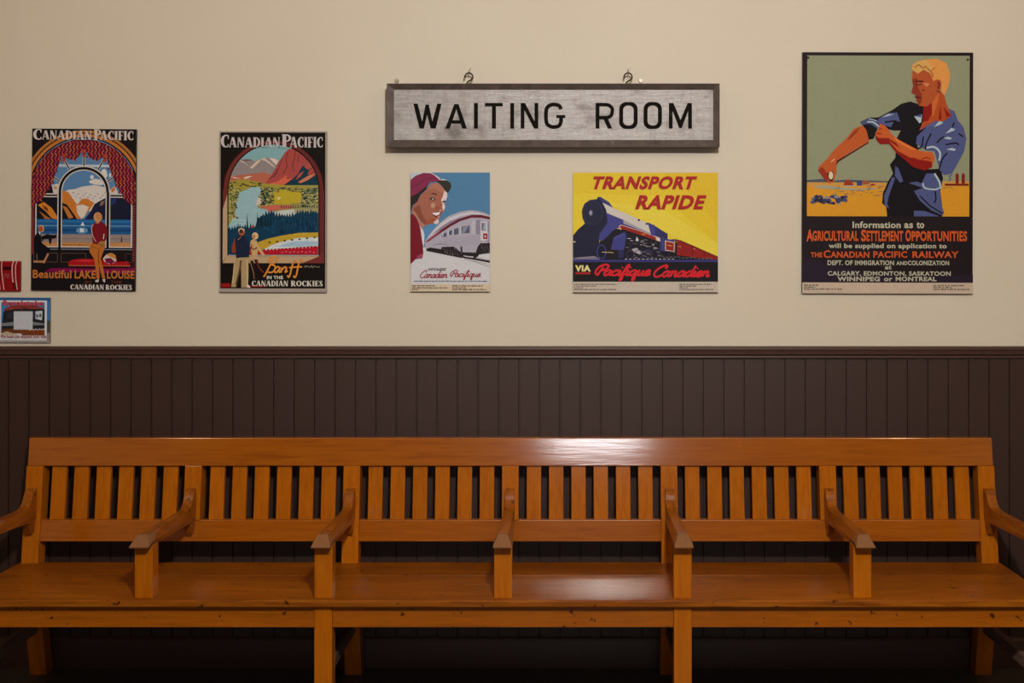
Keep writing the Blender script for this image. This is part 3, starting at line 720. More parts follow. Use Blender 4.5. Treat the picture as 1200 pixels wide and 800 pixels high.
A.poly([(336,1232),(412,1226),(420,1272),(346,1290)], '#c8a67c'); A.poly([(345,1285),(375,1280),(405,1400),(412,1465),(385,1460),(378,1400)], '#2a1614'); A.poly([(385,1272),(415,1270),(440,1350),(480,1398),(450,1396),(415,1350)], '#2e1816'); A.line([(408,1280),(432,1350),(478,1396)], 5, '#b0382c'); A.line([(348,1290),(380,1400),(385,1455)], 4, '#c89a70')
A.box(76, 160, 1496, 1532, '#a01418'); A.box(345, 490, 1514, 1530, '#8a1014')
A.strokes([[(562,1250),(534,1325),(505,1385),(474,1436)], [(512,1300),(545,1252),(582,1240),(604,1258),(590,1292),(545,1322)], [(545,1322),(578,1330),(580,1362),(550,1392),(508,1388)],
           [(628,1348),(602,1340),(578,1368),(580,1392),(604,1384),(628,1346)], [(630,1344),(620,1390),(642,1380)], [(650,1346),(636,1394)], [(640,1376),(668,1344),(688,1350),(676,1390),(700,1376)],
           [(778,1302),(768,1282),(750,1302),(736,1352),(722,1412),(708,1438),(696,1418)], [(836,1296),(826,1276),(808,1298),(794,1352),(782,1412),(766,1440),(754,1422)], [(712,1348),(770,1342),(834,1340)]], 15, '#e0923a')
A.line([(852,1345),(868,1330),(872,1345),(890,1332),(905,1346),(925,1328),(930,1350),(950,1334),(975,1342),(1000,1340)], 5, '#9a8e84', True, 'lettering')
A.text('IN THE', 504, 656, 1424, 1456, '#d8d2c6', 0.035); A.deco('CANADIAN', 364, 704, 1470, 1522, '#dcd6cc'); A.deco('ROCKIES', 730, 1030, 1470, 1522, '#dcd6cc')
A.deco('C', 70, 150, 104, 224, '#cac0c2'); A.deco('ANADIAN', 148, 626, 128, 222, '#cac0c2'); A.deco('P', 642, 728, 100, 224, '#cac0c2'); A.deco('ACIFIC', 718, 1028, 124, 223, '#cac0c2')
A.build('poster', 'river valley poster with red mountain in a brown arch and a couple at the sill', YP, 0.010, 0.1, group='wall posters')

# ---- poster: smiling person in maroon cap and silver train
A = Art((475, 195), 10.667, (481.3, 574.0, 202.1, 341.3))
A.clip = [(66, 75), (1056, 75), (1056, 1562), (66, 1562)]
A.box(60, 1060, 70, 1565, '#d6d6de')
A.box(60, 1060, 76, 1010, '#5486b0')
A.poly([(60,76),(340,76),(300,110),(60,180)], '#c4cfdc')
A.poly([(232,800),(270,720),(420,720),(250,930),(225,900)], '#5a90c0')
A.poly([(240,945),(300,850),(360,780),(430,705),(540,620),(680,566),(800,546),(900,552),(1000,580),(1060,612),(1060,1200),(950,1160),(600,1100),(260,1060)], '#b2aec0')
A.poly([(262,915),(360,790),(440,715),(545,640),(690,590),(820,566),(920,575),(1060,625),(1060,645),(930,600),(820,596),(690,622),(560,690),(430,785)], '#d2cedA')
A.poly([(330,850),(440,760),(560,680),(680,640),(670,660),(560,705),(440,790)], '#8d8698')
A.poly([(244,948),(330,880),(430,800),(560,712),(680,650),(830,604),(950,604),(1060,630),(1060,664),(950,642),(830,640),(690,682),(560,752),(430,840),(290,938)], '#6a2236')
A.poly([(244,946),(330,876),(440,800),(450,810),(300,925)], '#a04452')
for a in ((475,830,515,880), (545,800,585,855), (605,775,665,850), (700,745,805,835), (450,860,465,885)):
    A.poly([(a[0],a[1]+8),(a[2],a[1]-8),(a[2],a[3]-4),(a[0],a[3]+4)], '#5a6078'); A.line([(a[0]-8,a[1]),(a[0]-8,a[3]+8)], 9, '#dcd8e4')
A.poly([(720,760),(790,742),(740,830),(706,832)], '#8a92aa')
A.poly([(830,690),(880,670),(880,840),(830,850)], '#c0bccc'); A.poly([(880,668),(935,665),(935,850),(880,845)], '#8f8aa2')
for i in range(7):
    A.line([(330+i*20, 990-i*2), (600, 905+i*15), (945, 868+i*17)], 4, '#8d88a0'); A.line([(330+i*20, 995-i*2), (600, 911+i*15), (945, 874+i*17)], 3, '#d0ccd8')
A.poly([(940,690),(1022,690),(1022,880),(1000,930),(940,920)], '#d4d0dc'); A.box(952, 1006, 705, 800, '#6a7488'); A.poly([(985,705),(1006,705),(1006,790),(970,790)], '#a0a8bc'); A.line([(1040,690),(1040,960)], 16, '#8d86a0')
A.poly([(962,826),(1036,826),(1036,916),(962,916)], '#dcd8e0'); A.box(972, 1028, 836, 908, '#962034'); A.box(988, 1010, 858, 892, '#d4a0a4')
A.poly([(260,1030),(310,1012),(450,1034),(452,1006),(600,1000),(640,1024),(690,1070),(880,1076),(905,1000),(940,960),(1060,955),(1060,1080),(970,1092),(915,1115),(870,1152),(730,1108),(712,1140),(690,1142),(270,1056)], '#2c2428')
A.poly([(265,1040),(1060,1178),(1060,1204),(820,1160),(640,1130)], '#30262a')
A.poly([(690,1010),(712,1010),(716,1090),(690,1090)], '#3a3640'); A.ell(700, 1008, 14, 10, '#4a4650')
A.line([(740,1150),(1060,1256)], 5, '#6a6670'); A.line([(820,1175),(1060,1225)], 4, '#8a8690')
for i in range(22): A.line([(465+(i*31) % 220, 1012+(i*43) % 90), (472+(i*31) % 220, 1030+(i*43) % 90)], 5, ('#7a7078', '#a8a0a4', '#503c40')[i % 3])
for i in range(9): A.line([(950+(i*13) % 100, 985+(i*29) % 70), (962+(i*13) % 100, 1000+(i*29) % 70)], 5, '#7a747c')
A.poly([(740,1115),(850,1125),(850,1140),(750,1128)], '#d0d0d8'); A.poly([(925,1100),(1060,1090),(1060,1170),(905,1135)], '#d6d6de')
A.poly([(180,745),(215,760),(240,860),(232,1010),(215,960)], '#dcdce4')
A.poly([(60,600),(100,596),(150,660),(188,775),(215,960),(226,1080),(212,1150),(130,1158),(74,1212),(60,1222)], '#7c1c2c')
A.poly([(150,1120),(215,1080),(212,1150),(140,1158)], '#a04a68')
A.poly([(80,578),(90,500),(150,440),(190,360),(262,292),(320,215),(400,200),(470,256),(524,330),(506,400),(492,440),(502,500),(482,560),(446,596),(432,640),(415,722),(330,712),(252,735),(214,790),(178,740),(140,640)], '#a96a58')
A.poly([(100,520),(180,480),(200,560),(230,640),(300,700),(250,735),(214,790),(160,690)], '#8e5142'); A.poly([(70,560),(120,560),(190,680),(250,735),(214,790),(178,740),(140,640)], '#b5806e')
A.poly([(320,215),(400,202),(470,258),(490,300),(450,330),(360,270),(290,300)], '#b67a68')
A.poly([(488,302),(526,330),(522,392),(478,440),(498,500),(478,560),(462,520),(466,470),(446,420),(470,370)], '#ead6d6')
A.ell(346, 486, 26, 32, '#c49c84'); A.ell(386, 686, 34, 34, '#e2d2d4'); A.poly([(250,690),(330,640),(400,660),(330,712),(252,735)], '#a85a40')
A.poly([(312,345),(345,330),(385,338),(408,362),(380,352),(340,346)], '#3a2420')
A.poly([(300,404),(335,384),(362,392),(380,420),(340,424)], '#3c2c28'); A.ell(345, 406, 12, 10, '#c8c8b0', 10); A.poly([(458,440),(480,425),(506,440),(470,452)], '#3c2c30'); A.ell(498, 410, 18, 14, '#e4d0e0', 10)
A.poly([(326,578),(380,572),(446,552),(440,596),(428,630),(402,642),(350,614)], '#6e2226'); A.poly([(334,580),(390,576),(436,566),(424,602),(385,614),(352,600)], '#f0eaee'); A.poly([(400,620),(430,612),(428,640),(408,650)], '#d89098')
A.ell(400, 520, 34, 24, '#aa5a44'); A.poly([(425,548),(455,540),(440,560)], '#f0e0dc')
A.poly([(66,372),(150,320),(285,226),(262,290),(190,352),(150,440),(92,486),(68,580)], '#2e2828')
A.poly([(60,172),(130,115),(230,80),(330,86),(396,124),(432,166),(390,188),(310,196),(285,232),(160,330),(60,385)], '#8a2f52'); A.line([(66,280),(150,220),(270,158),(340,146),(400,156)], 6, '#5a1a38', True)
A.poly([(300,80),(352,92),(440,150),(424,166),(356,104)], '#e4c8d4')
A.poly([(380,190),(440,168),(520,176),(565,204),(577,245),(560,290),(530,335),(500,300),(450,235),(410,200)], '#38332f'); A.poly([(420,168),(470,156),(530,172),(500,174),(440,172)], '#dcd4dc')
A.box(60, 1060, 1470, 1565, '#d8c6ae')
A.text('VOYAGEZ', 290, 516, 1270, 1302, '#1c1a20', 0.04, 0.35)
A.script('Canadien', 184, 532, 1292, 1398, '#9a2038', 11); A.script('PaciFique'.replace('F', 'f'), 558, 948, 1290, 1422, '#9a2038', 11)
A.dashes(108, 1025, 1428, 12, '#3a4a68', 2)
for i, (y, e) in enumerate(((1484, 370), (1510, 532), (1532, 160))): A.dashes(86, e, y, 15, '#4a4038', 10+i)
for i, (y, e) in enumerate(((1486, 965), (1510, 755), (1532, 1022))): A.dashes(588, e, y, 15, '#4a4038', 20+i)
A.build('poster', 'small upright poster of a smiling traveller in maroon cap beside a silver train', YP, 0.010, 0.0, group='wall posters')

# ---- poster: steam locomotive on yellow
A = Art((665, 220), 6.4, (671.6, 841.2, 202.2, 342.3))
A.clip = [(42, -114), (1128, -114), (1128, 783), (42, 783)]
A.box(40, 1130, -120, 560, '#ead03a')
A.poly([(700,-114),(1128,-114),(1128,300),(1000,100)], '#e4c031'); A.poly([(42,-114),(700,-114),(1000,100),(1128,300),(1128,420),(700,60),(42,40)], '#e6c833'); A.poly([(300,110),(700,150),(1128,420),(1128,520),(850,395),(640,270)], '#ebd64a')
A.box(40, 1130, 520, 560, '#3c3a80'); A.box(40, 1130, 526, 536, '#8f8aa0')
A.poly([(42,358),(80,310),(130,268),(112,225),(107,175),(126,120),(165,92),(222,84),(226,68),(250,68),(312,108),(344,152),(300,180),(300,240),(345,255),(262,335),(238,400),(250,530),(42,530)], '#23233c')
A.ell(188, 186, 80, 96, '#2c2d50'); A.ell(192, 186, 66, 82, '#26273f'); A.ell(176, 188, 15, 24, '#5a5c7c'); A.ell(174, 188, 9, 16, '#a4a4b8')
A.poly([(226,68),(250,68),(312,108),(344,152),(326,148),(260,102)], '#3d3e80')
A.poly([(262,110),(345,152),(470,205),(600,264),(632,310),(638,358),(560,325),(420,262),(300,206),(288,160)], '#d2ccc8'); A.poly([(300,190),(420,240),(560,310),(638,348),(638,362),(420,270),(302,214)], '#a8a2aa')
A.poly([(240,400),(290,372),(345,300),(440,320),(440,470),(240,530)], '#1d1924')
A.poly([(285,185),(418,240),(420,268),(640,352),(640,300),(606,268),(650,282),(752,346),(752,384),(802,392),(806,482),(735,480),(692,472),(694,400),(420,318),(380,300),(340,322),(290,374),(262,398),(234,390),(240,345),(300,262),(296,210)], '#45458f')
A.poly([(606,268),(650,282),(752,346),(752,384),(700,372),(650,352),(640,300)], '#34346c'); A.line([(700,330),(702,470)], 6, '#2a2a55'); A.line([(725,340),(728,470)], 5, '#2a2a55')
A.ell(536, 242, 9, 8, '#2c2c50', 10); A.ell(596, 270, 12, 7, '#2c2c50', 10)
A.poly([(384,288),(400,276),(560,324),(694,374),(698,402),(668,402),(400,314)], '#d4b0a4'); A.poly([(392,289),(404,282),(560,330),(662,370),(664,394),(404,308)], '#98261f'); A.ell(570, 348, 16, 7, '#c8703c', 10); A.poly([(668,374),(690,378),(692,398),(672,394)], '#e4d8d4')
A.poly([(600,258),(655,282),(660,362),(628,356)], '#45458f')
A.poly([(405,306),(694,404),(694,472),(806,484),(1128,525),(1128,545),(240,540),(240,480),(420,462)], '#1d1924')
A.poly([(326,462),(346,372),(428,330),(442,358),(424,470)], '#43438c'); A.line([(350,375),(425,350)], 5, '#5a5aa4')
A.poly([(380,470),(424,462),(420,520),(386,530)], '#2d2d60')
rnd = random.Random(5)
for i in range(90):
    xx = rnd.uniform(430, 690); yy = rnd.uniform(370, 530); a = rnd.uniform(-.3, .5); L = rnd.uniform(8, 34)
    if yy > 345+(xx-430)*.25: A.line([(xx, yy), (xx+L*math.cos(a), yy+L*math.sin(a)*.5)], rnd.uniform(2, 5), rnd.choice(['#8f8894', '#c2bcc2', '#5a5468', '#43417c', '#6e2a2c', '#3a3444']))
A.poly([(480,460),(520,450),(560,490),(540,500),(500,480)], '#b4aeb6'); A.poly([(510,395),(520,365),(535,392),(525,402)], '#d0cacc')
for cx in (470, 530, 590, 650): A.ring(cx, 500, 26, 34, 5, 0, 360, '#3c3a60')
A.ell(255, 480, 36, 54, '#1a1a2c'); A.ring(255, 480, 32, 50, 8, 0, 360, '#40408a'); A.line([(258,482),(345,486)], 5, '#c8b878')
A.poly([(42,400),(60,402),(60,410),(42,408)], '#d8d0c0'); A.poly([(42,524),(200,512),(230,526),(100,532)], '#8a8494')
A.poly([(730,394),(802,408),(802,480),(730,470)], '#d4b0a4'); A.poly([(738,402),(796,414),(796,474),(738,464)], '#98261f'); A.line([(750,430),(785,436)], 8, '#c88a5c')
A.poly([(775,384),(830,388),(828,400),(808,404),(806,395)], '#2a2850')
A.poly([(806,392),(850,396),(940,432),(1028,472),(1128,520),(1128,540),(1000,528),(820,505),(822,410)], '#92201e'); A.poly([(818,388),(850,394),(1128,515),(1128,522),(930,436)], '#5a1418')
A.poly([(806,404),(822,410),(820,500),(806,485)], '#241a2c')
for xx, y0, y1 in ((936,436,515), (1025,474,528)): A.line([(xx, y0), (xx, y1)], 5, '#4a1014')
A.line([(828,440),(850,438),(848,450)], 4, '#d08a50'); A.ell(950, 458, 8, 4, '#d08a50', 8)
for i in range(40): A.line([(690+i*10, 510+i*.5+(i*7) % 12), (696+i*10, 508+i*.5+(i*7) % 12)], 4, ('#8a8494', '#4a4250', '#b0a8b0')[i % 3])
for i in range(12): A.line([(430+i*32, 534), (448+i*32, 534)], 5, '#c4bec8')
A.box(40, 1130, 556, 704, '#1c171e'); A.box(40, 1130, 540, 556, '#3c3a80')
A.box(40, 1130, 704, 790, '#cabdb0')
A.text('TRANSPORT', 192, 974, -87, 12, '#b02628', 0.045, 0.32); A.text('RAPIDE', 505, 1044, 55, 162, '#b02628', 0.045, 0.32)
A.text('VIA', 57, 174, 580, 628, '#e4d898', 0.06); A.poly([(58,633),(172,633),(172,648),(58,648)], '#b0242a', 'lettering')
A.script('Pacifique', 203, 630, 568, 702, '#d8242f', 15); A.script('Canadien', 642, 1074, 574, 674, '#d8242f', 15)
for i, e in enumerate((372, 216, 118, 362)): A.dashes(50, e, 720+i*13, 8, '#4c443e', 30+i)
for i, e in enumerate((1080, 968, 902, 1096)): A.dashes(838, e, 720+i*13, 8, '#4c443e', 40+i)
A.build('poster', 'wide yellow poster of a blue steam locomotive under the hanging sign', YP, 0.010, 0.0, group='wall posters')

# ---- poster: farm worker rolling up a sleeve
A = Art((935, 55), 5.333, (939.6, 1138.6, 61.6, 342.8))
A.clip = [(26, 34), (1092, 34), (1092, 1540), (26, 1540)]
A.box(20, 1095, 30, 1545, '#241b1f')
A.clip = [(55, 54), (1070, 54), (1070, 1058), (55, 1058)]
A.box(55, 1070, 54, 1060, '#94987c')
A.box(55, 1070, 838, 1060, '#dc9a2a'); A.box(55, 1070, 840, 870, '#cf9a4c')
A.poly([(55,832),(150,826),(230,836),(300,830),(560,838),(560,846),(55,846)], '#4c5668')
A.poly([(285,855),(300,828),(330,836),(345,858),(345,866),(285,866)], '#a03a20'); A.poly([(365,840),(400,834),(400,866),(368,868)], '#3f4878'); A.poly([(400,836),(438,832),(448,858),(402,862)], '#a05a3c'); A.poly([(450,860),(470,852),(485,864),(455,870)], '#a03a28')
A.poly([(290,868),(360,866),(360,872),(290,874)], '#a8b4bc'); A.poly([(90,872),(170,866),(260,876),(340,884),(480,880),(500,890),(300,896),(120,884)], '#a6a48c')
rnd = random.Random(9)
for i in range(46):
    xx = rnd.uniform(70, 290); yy = 925+rnd.uniform(0, 45)+(xx-70)*.03; A.poly([(xx,yy),(xx+18,yy-6),(xx+30,yy+4),(xx+24,yy+14),(xx+4,yy+12)], rnd.choice(['#3a4068', '#4c5478', '#2c2c44', '#8a8c94']))
for i in range(30):
    xx = rnd.uniform(210, 540); yy = rnd.uniform(870, 930); A.line([(xx,yy),(xx+rnd.uniform(10,40),yy-2)], 4, rnd.choice(['#6a6a78', '#8a7a58', '#b08038', '#4c5068']))
for xx in (992, 1030): A.box(xx-9, xx+11, 800, 852, '#861f16'); A.ell(xx+1, 798, 10, 8, '#861f16', 10); A.line([(xx, 785), (xx+2, 800)], 5, '#861f16')
A.box(916, 1066, 853, 866, '#7c2016'); A.line([(942,840),(952,820),(945,806),(962,796)], 8, '#5c688c', True); A.line([(900,880),(960,876),(965,896)], 4, '#a07838')
BLU, BLK, SKN, RED, PAL, DKR = '#525a8c', '#17131a', '#c05c2c', '#8e1a14', '#b4c4cc', '#571814'
A.poly([(385,495),(430,498),(446,540),(440,592),(330,655),(240,712),(238,790),(220,848),(190,852),(160,825),(122,772),(132,745),(180,700),(212,656),(300,572),(345,512)], SKN)
A.poly([(345,530),(385,500),(370,530),(330,570),(300,590)], '#8e3c20'); A.poly([(440,592),(240,712),(236,745),(250,720),(440,600)], DKR); A.poly([(122,772),(150,750),(190,800),(185,850),(160,825)], '#9a3420'); A.poly([(180,790),(215,775),(222,800),(214,840),(195,840)], '#3c1614'); A.ell(204, 804, 14, 25, '#e0ccb0', 14); A.line([(228,700),(205,720)], 7, '#e8a880')
A.poly([(385,470),(440,442),(500,440),(590,392),(640,356),(700,340),(780,368),(840,420),(790,520),(742,600),(760,700),(800,765),(890,760),(905,820),(888,900),(900,1000),(908,1040),(895,1060),(556,1060),(550,1000),(524,975),(530,912),(560,842),(592,790),(572,735),(606,692),(610,640),(604,590),(640,522),(592,522),(500,498),(470,575),(440,580),(425,520)], BLK)
A.poly([(505,445),(560,412),(618,410),(636,470),(600,455),(580,500),(480,482)], BLU); A.poly([(520,440),(560,420),(600,420),(560,432)], PAL); A.line([(540,470),(600,462),(640,476)], 10, BLK)
A.poly([(388,472),(440,444),(480,454),(516,492),(494,512),(450,480),(400,486)], '#4c557c'); A.line([(430,468),(470,472),(505,500)], 9, PAL, True); A.line([(440,448),(490,462)], 5, PAL)
A.poly([(606,742),(626,760),(656,838),(636,848),(604,806)], BLU); A.poly([(588,812),(606,820),(566,930),(556,980),(570,1012),(540,992),(536,930)], BLU)
A.poly([(735,605),(740,560),(790,510),(850,470),(935,440),(938,384),(975,400),(998,460),(1032,500),(1050,572),(1036,650),(1000,720),(960,790),(910,800),(885,770),(850,650),(800,645)], BLU)
A.poly([(722,432),(772,418),(768,470),(755,476)], PAL); A.poly([(722,432),(772,418),(765,440)], BLU); A.poly([(752,525),(800,470),(850,458),(930,440),(880,490),(800,500)], '#5a6294')
for p in ((848,500,905,462), (920,540,980,505), (905,570,960,560), (925,640,985,630)): A.poly([(p[0],p[1]),(p[2]-25,p[3]),(p[2],p[3]+8),(p[2]-10,p[3]+18)], PAL)
A.line([(800,630),(850,625),(885,660),(880,710)], 12, PAL, True)
for p in ([(780,560),(770,620),(740,640)], [(830,540),(800,600),(795,640)], [(920,610),(985,600),(1000,612)], [(880,760),(900,700),(930,660)], [(960,500),(975,470)], [(1000,540),(1030,560)], [(865,600),(880,580),(910,560)]): A.line(p, 9, BLK, True)
A.poly([(690,850),(740,840),(770,852),(800,790),(850,790),(862,830),(895,840),(886,900),(895,990),(912,1035),(900,1052),(830,1020),(760,960),(722,900),(780,880),(720,860)], BLU)
A.line([(850,790),(880,840),(890,885)], 12, PAL, True); A.line([(778,850),(790,880),(850,890),(880,880)], 9, PAL, True)
A.line([(855,900),(860,950),(850,975)], 9, BLK); A.line([(760,930),(820,990),(900,1040)], 8, BLK)
A.poly([(722,1022),(790,1024),(850,1046),(890,1060),(722,1060)], BLU)
A.poly([(780,368),(832,340),(886,280),(908,292),(922,350),(956,430),(905,465),(850,462),(755,522),(776,470)], '#b44e24'); A.poly([(780,368),(834,345),(842,400),(808,462),(776,470)], RED); A.poly([(832,345),(880,290),(870,340),(840,440),(835,420)], '#d06a34'); A.poly([(885,360),(895,450),(875,455)], RED); A.poly([(905,370),(955,430),(925,440)], '#8e2014')
A.poly([(712,150),(830,112),(868,200),(888,212),(886,270),(842,340),(800,372),(752,368),(735,332),(730,300),(704,286),(716,240),(708,205)], '#b4562e')
A.poly([(708,205),(740,190),(745,250),(770,300),(770,340),(752,368),(735,332),(730,300),(704,286),(716,240)], '#8e3622'); A.line([(730,214),(780,216)], 10, '#4a1a1a'); A.line([(726,312),(765,318)], 9, '#5c1c18'); A.line([(735,240),(772,232)], 7, '#5a2030'); A.poly([(770,262),(790,270),(775,280)], RED); A.poly([(775,225),(820,228),(800,250)], '#d88a5c')
A.poly([(712,110),(745,88),(800,78),(870,76),(925,102),(946,165),(940,232),(912,302),(892,282),(890,215),(862,202),(842,214),(822,165),(780,142),(745,168),(704,138)], '#e29a4e')
A.poly([(712,110),(745,88),(800,82),(835,120),(822,165),(780,142),(745,168),(704,138)], '#d8a860'); A.line([(725,130),(750,112),(775,130),(800,120)], 7, '#a05c2c', True); A.line([(800,130),(830,160),(840,190)], 7, '#a05c2c', True); A.line([(850,130),(830,150)], 5, '#a05c2c')
A.ell(876, 236, 15, 32, '#a84a28'); A.line([(872,220),(880,240),(868,262)], 6, DKR); A.line([(862,275),(890,285)], 8, RED)
A.poly([(482,560),(478,540),(500,512),(508,478),(540,492),(566,520),(582,546),(630,582),(760,650),(838,658),(852,690),(836,750),(790,772),(720,752),(612,662),(565,606),(510,608),(484,580)], '#c85e2c')
A.poly([(478,545),(500,570),(560,570),(610,600),(640,645),(740,700),(832,716),(836,750),(790,772),(720,752),(612,662),(565,606),(510,608),(484,580)], RED); A.poly([(560,580),(640,640),(740,690),(700,692),(620,650)], '#c85e2c'); A.line([(490,540),(520,545)], 7, RED); A.line([(500,515),(520,510)], 6, RED); A.line([(770,700),(800,690),(825,700)], 7, RED)
A.poly([(590,560),(640,590),(740,645),(700,640),(610,590)], '#e07a3c')
A.clip = [(26, 34), (1092, 34), (1092, 1540), (26, 1540)]
A.poly([(26,1470),(26,1300),(200,1360),(420,1400),(700,1440),(1092,1420),(1092,1472)], '#2a2030')  # purplish sheen on the dark lower sheet, painted in as print
A.box(20, 1095, 1472, 1545, '#c9b5a2')
def T8(body, x0, x1, y0, y1, h, bold=0.03):   # measured on the lettering view
    k = 5.3333/5.4545; A.text(body, x0*k-26.7, x1*k-26.7, 986.7+y0*k, 986.7+y1*k, h, bold)
GR, OR = '#bcb8a4', '#cc5a2c'
T8('Information', 374, 682, 106, 149, GR, 0.03); T8('as', 704, 760, 117, 149, GR, 0.03); T8('to', 783, 832, 108, 149, GR, 0.03)
T8('A', 80, 122, 158, 234, OR, 0.04); T8('GRICULTURAL', 118, 412, 166, 232, OR, 0.04); T8('S', 428, 462, 158, 234, OR, 0.04); T8('ETTLEMENT', 464, 698, 166, 232, OR, 0.04); T8('O', 712, 748, 158, 234, OR, 0.04); T8('PPORTUNITIES', 752, 1106, 166, 232, OR, 0.04)
T8('will be supplied on application to', 222, 976, 246, 286, GR, 0.03)
T8('THE', 108, 182, 304, 336, OR, 0.04); T8('C', 190, 232, 290, 340, OR, 0.03); T8('ANADIAN', 234, 482, 298, 338, OR, 0.03); T8('PACIFIC', 507, 724, 296, 338, OR, 0.03); T8('RAILWAY', 757, 1052, 296, 338, OR, 0.03)
T8('DEPT. OF IMMIGRATION', 215, 640, 355, 386, GR, 0.03); T8('AND', 654, 726, 360, 384, GR, 0.03); T8('COLONIZATION', 728, 992, 356, 385, GR, 0.03)
T8('at', 582, 624, 388, 412, GR, 0.03)
T8('CALGARY, EDMONTON, SASKATOON', 216, 1002, 424, 457, GR, 0.032)
T8('WINNIPEG', 278, 550, 458, 488, GR, 0.035); T8('or', 576, 630, 466, 488, GR, 0.032); T8('MONTREAL', 650, 912, 458, 487, GR, 0.035)
for i, e in enumerate((125, 110, 280)): A.dashes(38, e, 1486+i*12, 8, '#4c443e', 50+i)
for i, e in enumerate((1040, 960, 1070)): A.dashes(845, e, 1486+i*12, 8, '#4c443e', 60+i)
pf = A.build('poster', 'large poster of a farm worker rolling up a blue sleeve, rightmost on the wall', YP, 0.010, 0.15, plain('poster_dark_edge', '#332826', 0.5), 'wall posters')
MP = YP/F
def disc_bm(r, d, n=12):
    bm = bmesh.new()
    bmesh.ops.create_cone(bm, cap_ends=True, segments=n, radius1=r, radius2=r*0.7, depth=d)
    bmesh.ops.rotate(bm, verts=bm.verts[:], matrix=__import__('mathutils').Matrix.Rotation(math.pi/2, 3, 'X')); return bm
for u, v in ((60, 68), (1056, 78)):
    px, py = 935+u/5.333, 55+v/5.333
    from_bm('screw', disc_bm(0.0046, 0.003), M_IRON, pf, ((px-(939.6+1138.6)/2)*MP, -0.006, (342.8-py)*MP))

# ---- small museum notice at the far left, with a blank square where the code was
A = Art((0, 300), 7.619, (-4.5, 58.6, 348.6, 401.2))
A.clip = [(-34, 370), (446, 370), (446, 772), (-34, 772)]
A.box(-40, 450, 365, 775, '#3c78b4'); A.poly([(-34,370),(446,370),(446,400),(-34,400)], '#2c6098')
A.poly([(395,560),(446,580),(446,772),(395,772)], '#4c4a40'); A.poly([(395,690),(446,680),(446,772),(395,772)], '#8c8478')
A.box(-22, 416, 395, 412, '#d8dce4'); A.box(-22, 10, 395, 752, '#d8dce4'); A.box(398, 418, 395, 752, '#d8dce4')
A.box(10, 398, 412, 690, '#3f84bc')
A.poly([(30,500),(60,470),(200,440),(380,458),(398,480),(398,690),(10,690)], '#26262c'); A.poly([(30,480),(100,440),(300,436),(390,462),(390,474),(200,462),(40,492)], '#7c3a30')
A.poly([(10,600),(140,585),(290,585),(398,600),(398,615),(10,625)], '#7c828c'); A.poly([(60,510),(200,480),(398,500),(398,540),(60,560)], '#33343c')
A.poly([(316,492),(378,486),(374,572),(316,560)], '#c2ccd8'); A.box(322, 340, 520, 545, '#4a5868'); A.box(350, 368, 515, 542, '#4a5868')
A.poly([(10,690),(10,655),(200,640),(398,650),(398,710),(200,715)], '#6c3c20'); A.poly([(10,700),(80,680),(180,730),(180,752),(10,752)], '#c9b8ac')
A.box(-22, 416, 690, 752, '#cfd0d6'); A.poly([(160,650),(398,650),(398,708),(200,708)], '#7c3f20'); A.poly([(10,690),(60,672),(180,708),(10,708)], '#c2aa98')
A.box(-34, 446, 752, 772, '#a09a98'); A.box(122, 291, 493, 656, '#c6cad4')
for i in range(8): A.ell(265+i*18, 658-(i*5) % 9, 7, 7, '#c8ccd4', 8)
A.text('Revelstoke', 24, 386, 396, 442, '#c03a40', 0.05); A.text('Railway Museum', 60, 388, 446, 480, '#a04038', 0.03)
A.text('We hope you enjoyed your visit', 4, 416, 704, 740, '#8c1c2c', 0.045)
A.build('notice', 'small blue and white notice with a building photo just above the chair rail', YW-0.010, 0.008, 0.3, group=None)['category'] = 'notice'
# ---- small red print above it
A = Art((0, 300), 7.619, (-24.0, 23.8, 305.8, 341.0))
A.clip = [(-183, 44), (182, 44), (182, 313), (-183, 313)]
A.box(-190, 190, 40, 320, '#8e1218'); A.box(-190, 190, 44, 56, '#a8242a'); A.poly([(-100,44),(8,44),(20,180),(-20,313),(-100,313)], '#7c0e14')
A.line([(14,44),(16,150),(36,300)], 8, '#d8b4b0', True); A.line([(-8,44),(-10,200),(6,300)], 6, '#c89a98', True)
A.line([(122,44),(108,90),(112,200),(132,300)], 9, '#dcc0bc', True); A.line([(150,46),(138,100),(142,210),(156,300)], 7, '#dcc0bc', True)
A.poly([(24,92),(100,96),(98,126),(26,124)], '#3a060a'); A.poly([(112,230),(128,240),(140,300),(124,300)], '#4c0a0e')
for i in range(14): A.ell(40+(i*17) % 48, 160+(i*11) % 44, 4, 4, '#b06a6c', 6)
A.build('notice', 'small red print with pale curved lines, cut off at the left edge', YW-0.010, 0.008, 0.3, plain('red_board_edge', '#5c1014', 0.5))['category'] = 'notice'

